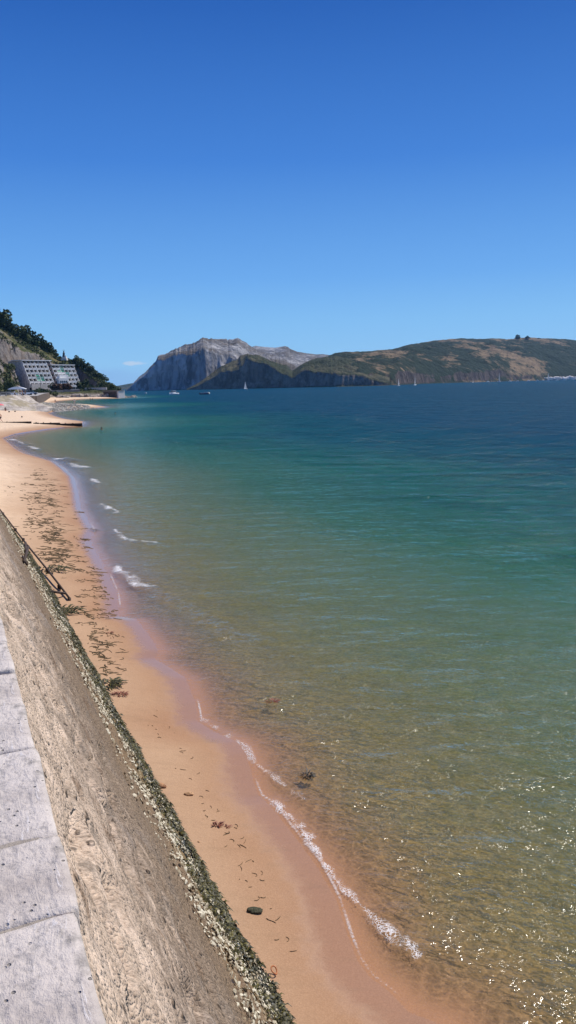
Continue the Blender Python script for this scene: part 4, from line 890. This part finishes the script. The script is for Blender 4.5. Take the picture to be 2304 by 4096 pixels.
# ---- promenade, revetment beyond the beach
pr = [fanpt(-260, 232, 4.4), fanpt(-60, 233, 4.4), fanpt(0, 234, 4.4), fanpt(62, 238, 4.4), fanpt(92, 246, 4.4), fanpt(104, 330, 4.4), fanpt(112, 420, 4.4), fanpt(125, 512, 4.4), fanpt(-260, 512, 4.4)]
b = MB(); b.poly([tuple(p) for p in pr], (0, 0, -5)); tag(b.build('far_promenade', M_dst), 'promenade beyond the beach', 'pavement', kind='structure')
b = MB(); b.poly([tuple(p+[0, 0, .004]) for p in pr], (0, 0, .05)); tag(b.build('far_pavement', M_pav), 'pale pavement on the far promenade', 'pavement', kind='structure')
top = [(-200, 226), (-100, 227), (0, 228), (30, 230), (58, 234), (70, 233), (84, 230), (100, 226), (120, 222)]; tz_ = [4.7, 4.7, 4.7, 4.8, 4.6, 3.7, 2.7, 2.0, 1.2]
bot = [(-200, 214), (-100, 215), (0, 216), (30, 217), (58, 219), (75, 221), (92, 222), (108, 221), (126, 220)]
nu = 160; q_ = np.linspace(0, 8, nu); tt = np.linspace(0, 1, 26)
Q = np.zeros((nu, 26, 3))
for i, u in enumerate(q_):
    xt, rt, zt = [np.interp(u, range(9), v_) for v_ in ([p[0] for p in top], [p[1] for p in top], tz_)]; xb, rb = [np.interp(u, range(9), v_) for v_ in ([p[0] for p in bot], [p[1] for p in bot])]
    a_, b_ = fanpt(xt, rt+3, zt), fanpt(xb, rb, .3); 
    for j, t in enumerate(tt): Q[i, j] = a_*(1-t)+b_*t
Q[:, :, 2] += .45*fbm(Q[:, :, 0]*.35, Q[:, :, 1]*.35, 5, 3)
Q = np.concatenate([np.stack([Q[:, 0, 0], Q[:, 0, 1]+4, Q[:, 0, 2]], -1)[:, None], Q], 1)
M_rev = N('revetment'); m = M_rev; o = m.obj(); a = m.noise(m.mp(o, (1, 1, 1)), .5, 7, .7); g2_ = m.noise(o, .15, 4)
c = m.mix(m.rng(a, .35, .65), (.30, .255, .21), (.56, .50, .43)); c = m.mix(m.rng(g2_, .5, .62, 0, .7), c, (.30, .25, .15)); m.pbr(c, .95, m.bump(a, .2), .1)
tag(mesh_arr('stone_revetment', Q.reshape(-1, 3), grid_faces(nu, 27), [M_rev]), 'pale sloping stone revetment at the back of the far beach', 'sea wall')
b = MB()
for u in np.arange(0, 4, .5):
    xt = np.interp(u, range(9), [p[0] for p in top]); b.tube([fanpt(xt, 231, 4.5), fanpt(xt, 231, 5.6)], .06, 5)
b.tube([fanpt(-200, 231, 5.55), fanpt(0, 231, 5.55), fanpt(58, 234, 5.5)], .05, 5); b.tube([fanpt(-200, 231, 5.1), fanpt(0, 231, 5.1), fanpt(58, 234, 5.1)], .04, 5)
tag(b.build('railing', M_grey), 'thin metal railing on top of the pale stone revetment', 'railing')
# groyne across the beach
def groyne():
    A_, B_ = ground_hit(-6, 1062), ground_hit(207, 1073); g_ = empty('groyne', (A_+B_)/2, label='long low dark timber groyne running across the sand into the water', cat='groyne'); GL_ = np.array(g_.location)
    cuts = [(0, .40, .08), (.425, .49, .1), (.50, .74, .16), (.745, 1.0, .28)]
    for t0, t1, hh in cuts:
        p, q = A_+(B_-A_)*t0, A_+(B_-A_)*t1; c_ = (p+q)/2; zc = float(ground_z(c_[0], c_[1])); d_ = q-p
        b = MB(); b.box((c_[0]-GL_[0], c_[1]-GL_[1], zc+hh/2-.1-GL_[2]), (math.hypot(d_[0], d_[1]), .3, hh+.35), rz=math.atan2(d_[1], d_[0]), ry=0, bev=.04); b.build('beam', M_dkt, g_)
    for t in np.linspace(.03, .98, 12):
        p = A_+(B_-A_)*t; zc = float(ground_z(p[0], p[1])); b = MB(); b.tube([p+np.array([0, -.2, zc-p[2]-.5])-GL_, p+np.array([0, -.2, zc-p[2]+.12+.35*t])-GL_], .1, 6); b.build('pile', M_dkt, g_)
M_dkt = simple('dark_timber', (.045, .03, .02), .9, .3, 3); groyne()
# ---- cars, canopy on the far promenade
M_tyre = simple('rubber', (.02, .02, .02), .8, .1, 5)
def car(loc, rz, mat, label):
    t = empty('parked_car', loc, rz, label=label, cat='car', group='cars parked on the far promenade')
    b = MB(); b.poly([(-2.1, -.85, .35), (2.1, -.85, .35), (2.15, -.85, .7), (1.9, -.85, .85), (1.0, -.85, .95), (.4, -.85, 1.0), (-1.7, -.85, 1.0), (-2.1, -.85, .9)], (0, 1.7, 0)); b.build('body', mat, t)
    b = MB(); b.poly([(.95, -.72, .96), (.35, -.72, 1.46), (-1.2, -.72, 1.48), (-1.75, -.72, .99)], (0, 1.44, 0)); cb = b.build('cabin', M_dark, t)
    b = MB(); b.box((-.45, 0, 1.49), (1.55, 1.36, .05), bev=.02); b.build('roof', mat, cb)
    for sx_ in (-1.3, 1.3):
        for sy_ in (-.84, .84): b = MB(); b.tube([(sx_, sy_-.1, .33), (sx_, sy_+.1, .33)], .33, 12); b.build('wheel', M_tyre, t)
    for sy_ in (-.6, .6): b = MB(); b.box((2.1, sy_, .72), (.1, .3, .14), bev=.02); b.build('headlight', M_white, t)
    return t
car(fanpt(8, 262, 4.46), .5, M_dark, 'dark parked car nearest the left edge above the revetment'); car(fanpt(26, 270, 4.46), .4, M_white, 'white parked car left of the white canopy tent'); car(fanpt(66, 285, 4.46), .6, M_white, 'white parked car right of the people on the promenade')
car(fanpt(79, 300, 4.46), .2, M_grey, 'grey parked car farthest right on the promenade')
t = empty('canopy_tent', fanpt(44, 300, 4.46), .2, label='white arched canopy tent on the promenade below the hotel', cat='tent')
b = MB()
for sx_ in (-2.6, 2.6):
    for sy_ in (-2, 2): b.tube([(sx_, sy_, 0), (sx_, sy_, 2.2)], .06, 6)
b.build('frame', M_grey, t); b = MB(); b.poly([(-3, -2.3, 2.1)]+[(-3+6*u, -2.3, 2.25+.8*math.sin(math.pi*u)) for u in np.linspace(0, 1, 11)]+[(3, -2.3, 2.1)], (0, 4.6, 0)); b.build('roof', M_white, t)

# ---- people
SK = simple('skin', (.42, .22, .14), .6, .08, 10); HAIR = simple('hair', (.035, .022, .015), .7, .2, 30)
def skinned(name, J, E, mat, parent, sub=1):
    me = bpy.data.meshes.new(name); me.from_pydata([j[0] for j in J], E, []); o_ = bpy.data.objects.new(name, me); C.objects.link(o_)
    md = o_.modifiers.new('s', 'SKIN'); md.use_smooth_shade = True
    for v_, j in zip(me.skin_vertices[0].data, J): v_.radius = (j[1], j[1]*(j[2] if len(j) > 2 else 1))
    me.skin_vertices[0].data[0].use_root = True
    sb = o_.modifiers.new('u', 'SUBSURF'); sb.levels = sub; sb.render_levels = sub
    dg = bpy.context.evaluated_depsgraph_get(); nm_ = bpy.data.meshes.new_from_object(o_.evaluated_get(dg)); o_.modifiers.clear(); o_.data = nm_; bpy.data.meshes.remove(me)
    nm_.name = name; nm_.materials.clear(); nm_.materials.append(mat); o_.parent = parent; return o_
POSES = {'stand': dict(pel=(0, 0, .95), ch=(0, .0, 1.35), nk=(0, 0, 1.5), hd=(0, -.02, 1.62), la=((-.2, 0, 1.42), (-.27, .02, 1.12), (-.26, -.08, .86)), ra=((.2, 0, 1.42), (.27, .02, 1.12), (.26, -.08, .86)), ll=((-.1, 0, .9), (-.12, -.02, .5), (-.13, .03, .09), (-.14, -.14, .03)), rl=((.1, 0, .9), (.12, -.02, .5), (.13, .03, .09), (.14, -.14, .03))),
    'stride': dict(pel=(0, 0, .90), ch=(0, -.1, 1.28), nk=(0, -.13, 1.42), hd=(0, -.18, 1.55), la=((-.2, -.1, 1.36), (-.26, .12, 1.12), (-.24, .02, .9)), ra=((.2, -.1, 1.36), (.26, -.32, 1.12), (.24, -.5, 1.2)), ll=((-.1, 0, .86), (-.11, -.28, .52), (-.12, -.3, .09), (-.12, -.46, .04)), rl=((.1, 0, .86), (.11, .12, .48), (.12, .42, .16), (.12, .36, .03))),
    'sit': dict(pel=(0, 0, .16), ch=(0, .12, .55), nk=(0, .1, .7), hd=(0, .06, .84), la=((-.2, .1, .62), (-.26, -.1, .38), (-.2, -.38, .42)), ra=((.2, .1, .62), (.27, .2, .34), (.26, .3, .06)), ll=((-.1, -.05, .14), (-.13, -.42, .42), (-.13, -.62, .08), (-.13, -.76, .03)), rl=((.1, -.05, .14), (.13, -.45, .35), (.13, -.75, .08), (.13, -.9, .03))),
    'recline': dict(pel=(0, 0, .14), ch=(0, .36, .42), nk=(0, .46, .54), hd=(0, .5, .68), la=((-.2, .4, .46), (-.3, .55, .24), (-.28, .42, .05)), ra=((.2, .4, .46), (.3, .55, .24), (.28, .42, .05)), ll=((-.1, -.06, .12), (-.13, -.46, .16), (-.14, -.86, .08), (-.14, -.9, .2)), rl=((.1, -.06, .12), (.13, -.42, .34), (.13, -.72, .08), (.13, -.86, .04)))}
def person(P, rz, pose, label, shirt=None, shorts=None, hair=HAIR, s=1.0, grp='people on the beach'):
    q = POSES[pose]; t = empty('person', P, rz, label=label, cat='person', group=grp); t.scale = (s, s, s)
    lerp = lambda a, b_, u: tuple(a[i]*(1-u)+b_[i]*u for i in range(3))
    J = [(q['pel'], .14, .8), (lerp(q['pel'], q['ch'], .5), .125, .75), (q['ch'], .15, .7), (q['nk'], .055), (lerp(q['nk'], q['hd'], .55), .08), (q['hd'], .1), (lerp(q['nk'], q['hd'], 1.7), .075)]; E = [(i, i+1) for i in range(6)]
    for key in ('la', 'ra'):
        a, e_, h_ = q[key]; k_ = len(J); hand = lerp(e_, h_, 1.2); J += [(a, .055), (e_, .04), (h_, .028), (hand, .035), (lerp(e_, h_, 1.5), .015)]; E += [(2, k_), (k_, k_+1), (k_+1, k_+2), (k_+2, k_+3), (k_+3, k_+4)]
    for key in ('ll', 'rl'):
        a, kn, an_, to = q[key]; k_ = len(J); J += [(a, .085), (kn, .058), (an_, .038), (to, .03)]; E += [(0, k_), (k_, k_+1), (k_+1, k_+2), (k_+2, k_+3)]
    skinned('body', J, E, SK, t)
    hd = Vector(q['hd']); b = MB(); b.ico(hd+Vector((0, .025, .055)), .118, 2, (1, 1.05, 1.0), .1, 1); b.build('hair', hair, t, True)
    if shorts: skinned('shorts', [(q['pel'], .16, .85), (lerp(q['ll'][0], q['ll'][1], .15), .10), (lerp(q['ll'][0], q['ll'][1], .55), .09), (lerp(q['rl'][0], q['rl'][1], .15), .10), (lerp(q['rl'][0], q['rl'][1], .55), .09)], [(0, 1), (1, 2), (0, 3), (3, 4)], shorts, t)
    if shirt: skinned('shirt', [(lerp(q['pel'], q['ch'], .1), .155, .85), (lerp(q['pel'], q['ch'], .6), .15, .8), (q['ch'], .168, .75), (q['la'][0], .075), (lerp(q['la'][0], q['la'][1], .5), .06), (q['ra'][0], .075), (lerp(q['ra'][0], q['ra'][1], .5), .06)], [(0, 1), (1, 2), (2, 3), (3, 4), (2, 5), (5, 6)], shirt, t)
    return t
def cloth(n_, c_): return simple(n_, c_, .9, .12, 8)
c_blk, c_wht, c_red, c_blu = cloth('black_cloth', (.02, .02, .025)), cloth('white_cloth', (.8, .8, .78)), cloth('dark_red_cloth', (.16, .03, .035)), cloth('blue_cloth', (.03, .06, .16))
person(ground_hit(2, 1063), -1.75, 'stride', 'dark figure in black shorts striding along the beach at the left edge', None, c_blk)
person(ground_hit(14, 1034), .3, 'sit', 'dark haired person sitting on the sand beside the pink parasol', c_blk, c_red)
person(ground_hit(90, 1030), 1.4, 'recline', 'person leaning back on the sand at the foot of the pebble spit', c_blk, c_blk)
Pw = fanpt(185, 285, 0); Pw[2] = max(0, float(ground_z(Pw[0], Pw[1])))-.05
person(Pw, 0, 'stand', 'person in a white shirt standing at the water on the spit', c_wht, c_wht, s=1.05)
def wade(x, y, dz, lb, shirt, rz=0.):
    P = atz(x, y, 0); P[2] = dz; return person(P, rz, 'sit' if dz < -.61 else 'stand', lb, shirt, c_blk, grp='bathers in the water')
wade(111, 1010, -.1, 'tiny dark bather left in the far cove', None); wade(139, 1011, -.5, 'tiny dark bather right of the other in the far cove', c_blu)
wade(227, 1007, -.5, 'left one of two bathers side by side in the far cove', c_blk); wade(233, 1007, -.6, 'right one of two bathers side by side in the far cove', c_blk)
wade(290, 1041, -.62, 'swimmer with only the head above the blue water off the spit', None); wade(255, 1081, -.62, 'swimmer with only the head above the water off the groyne end', None)
for i, (x, r, sh, lb) in enumerate(((50, 246, c_red, 'left one of two people in dark red on the promenade'), (56, 248, c_red, 'right one of two people in dark red on the promenade'), (36, 250, c_wht, 'person in white before the canopy tent on the promenade'), (63, 252, c_blk, 'person in black by the white car on the promenade'))):
    person(fanpt(x, r, 4.46), i*1.3, 'stand', lb, sh, c_blk, grp='people on the far promenade')
# parasol
M_pink = simple('pink_canvas', (.72, .16, .18), .8, .1, 4)
P = ground_hit(-3, 1034); t = empty('parasol', P, label='pink beach parasol at the left edge of the picture', cat='parasol')
b = MB(); b.tube([(0, 0, 0), (.15, 0, 1.9)], .025, 6); b.build('pole', M_grey, t)
b = MB(); bm = b.bm; rs_ = []
for zz_, rd in ((1.95, .03), (1.85, .5), (1.68, .95), (1.5, 1.25), (1.42, 1.25)): rs_.append([bm.verts.new((.15+rd*math.cos(a), rd*math.sin(a), zz_)) for a in np.linspace(0, 2*math.pi, 17)[:-1]])
for A_, B2 in zip(rs_, rs_[1:]):
    for k_ in range(16): bm.faces.new([A_[k_], A_[(k_+1) % 16], B2[(k_+1) % 16], B2[k_]])
bm.faces.new(rs_[0]); b.build('canopy', M_pink, t, True)
# towels and bags
for x, y, mt, lb, sc2 in ((23, 1037, c_blk, 'dark bag on the sand right of the sitting person', (.35, .3, .25)), (38, 1036, c_blk, 'second dark bag farther right on the sand', (.4, .25, .22)), (55, 1050, c_blk, 'small dark bag alone on the open sand', (.3, .2, .2))):
    P = ground_hit(x, y); b = MB(); b.box((0, 0, sc2[2]/2), sc2, bev=.06); b.tube([(-sc2[0]*.3, 0, sc2[2]*.9), (-sc2[0]*.15, 0, sc2[2]*1.4), (sc2[0]*.15, 0, sc2[2]*1.4), (sc2[0]*.3, 0, sc2[2]*.9)], .02, 5); o_ = b.build('beach_bag', mt); o_.location = Vector(P); tag(o_, lb, 'bag')
#@@END@@
# ================================================================== light, sky, haze, camera
SUN_AZ, SUN_EL = math.radians(51), math.radians(52)
sv = Vector((math.sin(SUN_AZ)*math.cos(SUN_EL), math.cos(SUN_AZ)*math.cos(SUN_EL), math.sin(SUN_EL)))
ld = bpy.data.lights.new('sun', 'SUN'); ld.energy = 5.0; ld.angle = math.radians(.5); ld.color = (1, .945, .865)
lo = bpy.data.objects.new('sun', ld); C.objects.link(lo); lo.rotation_euler = (-sv).to_track_quat('-Z', 'Y').to_euler(); lo.location = sv*50
w = N('World', True)
sk = w.n('ShaderNodeTexSky', sky_type='NISHITA'); sk.sun_disc = False; sk.sun_elevation = SUN_EL; sk.sun_rotation = SUN_AZ; sk.air_density = 1.0; sk.dust_density = .15; sk.ozone_density = 3.0; sk.altitude = 0
gen = w.n('ShaderNodeTexCoord').outputs['Generated']
sx = w.n('ShaderNodeSeparateXYZ'); w.put(sx.inputs[0], gen)
clear = w.ramp(sx.outputs[2], [(0, (0.305, 0.5776, 0.9131)), (0.03, (0.2874, 0.5906, 0.9301)), (0.075, (0.2346, 0.5395, 0.9216)), (0.13, (0.15, 0.4125, 0.8714)), (0.26, (0.0545, 0.2232, 0.6867)), (0.405, (0.019, 0.118, 0.475)), (1, (0.0097, 0.0612, 0.305))])
clear = w.mix(1, clear, (9.09, 9.09, 9.09), 'MULTIPLY')
hs = w.n('ShaderNodeHueSaturation'); w.put(hs.inputs['Color'], sk.outputs[0]); hs.inputs['Saturation'].default_value = 1.12; hs.inputs['Hue'].default_value = .505
# low bank of cloud on the horizon, left of the mountain
cd = ray(335, 912); cd /= np.linalg.norm(cd)
az = w.ma('ARCTAN2', sx.outputs[0], sx.outputs[1]); a0 = math.atan2(cd[0], cd[1])
cn = w.noise(w.mp(gen, (60, 60, 160)), 1, 6, .6)
da = w.ma('DIVIDE', w.ma('SUBTRACT', az, a0), .016); de = w.ma('DIVIDE', w.ma('SUBTRACT', sx.outputs[2], float(cd[2])-.001), .0035)
blob = w.ma('SUBTRACT', 1, w.ma('ADD', w.ma('MULTIPLY', da, da), w.ma('MULTIPLY', de, de)))
cm = w.rng(w.ma('ADD', blob, w.ma('MULTIPLY', w.ma('SUBTRACT', cn, .5), 3)), .0, 1.0)
bank = w.ma('MULTIPLY', w.rng(w.ma('ADD', sx.outputs[2], w.ma('MULTIPLY', w.ma('SUBTRACT', w.noise(w.mp(gen, (14, 14, 60)), 1, 5), .5), .03)), .012, .032, 1, 0), w.rng(az, a0-.12, a0+.12, .8, .1))
colr = w.mix(.96, hs.outputs[0], clear); colr = w.mix(w.ma('MULTIPLY', bank, .6), colr, (2.1, 3.6, 7.0)); colr = w.mix(w.ma('MULTIPLY', cm, .6), colr, (6.0, 6.6, 7.6))
bg = w.n('ShaderNodeBackground'); w.put(bg.inputs[0], colr); bg.inputs[1].default_value = .11
w.t.links.new(bg.outputs[0], w.out.inputs['Surface'])

m = N('air'); pv = m.n('ShaderNodeVolumePrincipled'); pv.inputs['Density'].default_value = .00004; pv.inputs['Color'].default_value = (.28, .58, 1, 1); pv.inputs['Anisotropy'].default_value = .2
m.t.links.new(pv.outputs[0], m.out.inputs['Volume'])
b = MB(); b.box((0, 0, 165), (9400, 9400, 362)); hz = b.build('haze', m.m); tag(hz, 'thin blue air haze over the bay', 'haze', kind='stuff')

cam = bpy.data.cameras.new('camera'); co = bpy.data.objects.new('camera', cam); C.objects.link(co)
cam.sensor_fit = 'VERTICAL'; cam.sensor_height = 24; cam.lens = FL/1024*24; cam.clip_start = .05; cam.clip_end = 60000
from mathutils import Matrix
Mx = Matrix(((RT[0], UP[0], -FW[0], 0), (RT[1], UP[1], -FW[1], 0), (RT[2], UP[2], -FW[2], H), (0, 0, 0, 1))); co.matrix_world = Mx
sc.camera = co
sc.render.engine = 'CYCLES'
sc.view_settings.view_transform = 'Standard'; sc.view_settings.look = 'None'; sc.view_settings.exposure = 0; sc.view_settings.gamma = 1
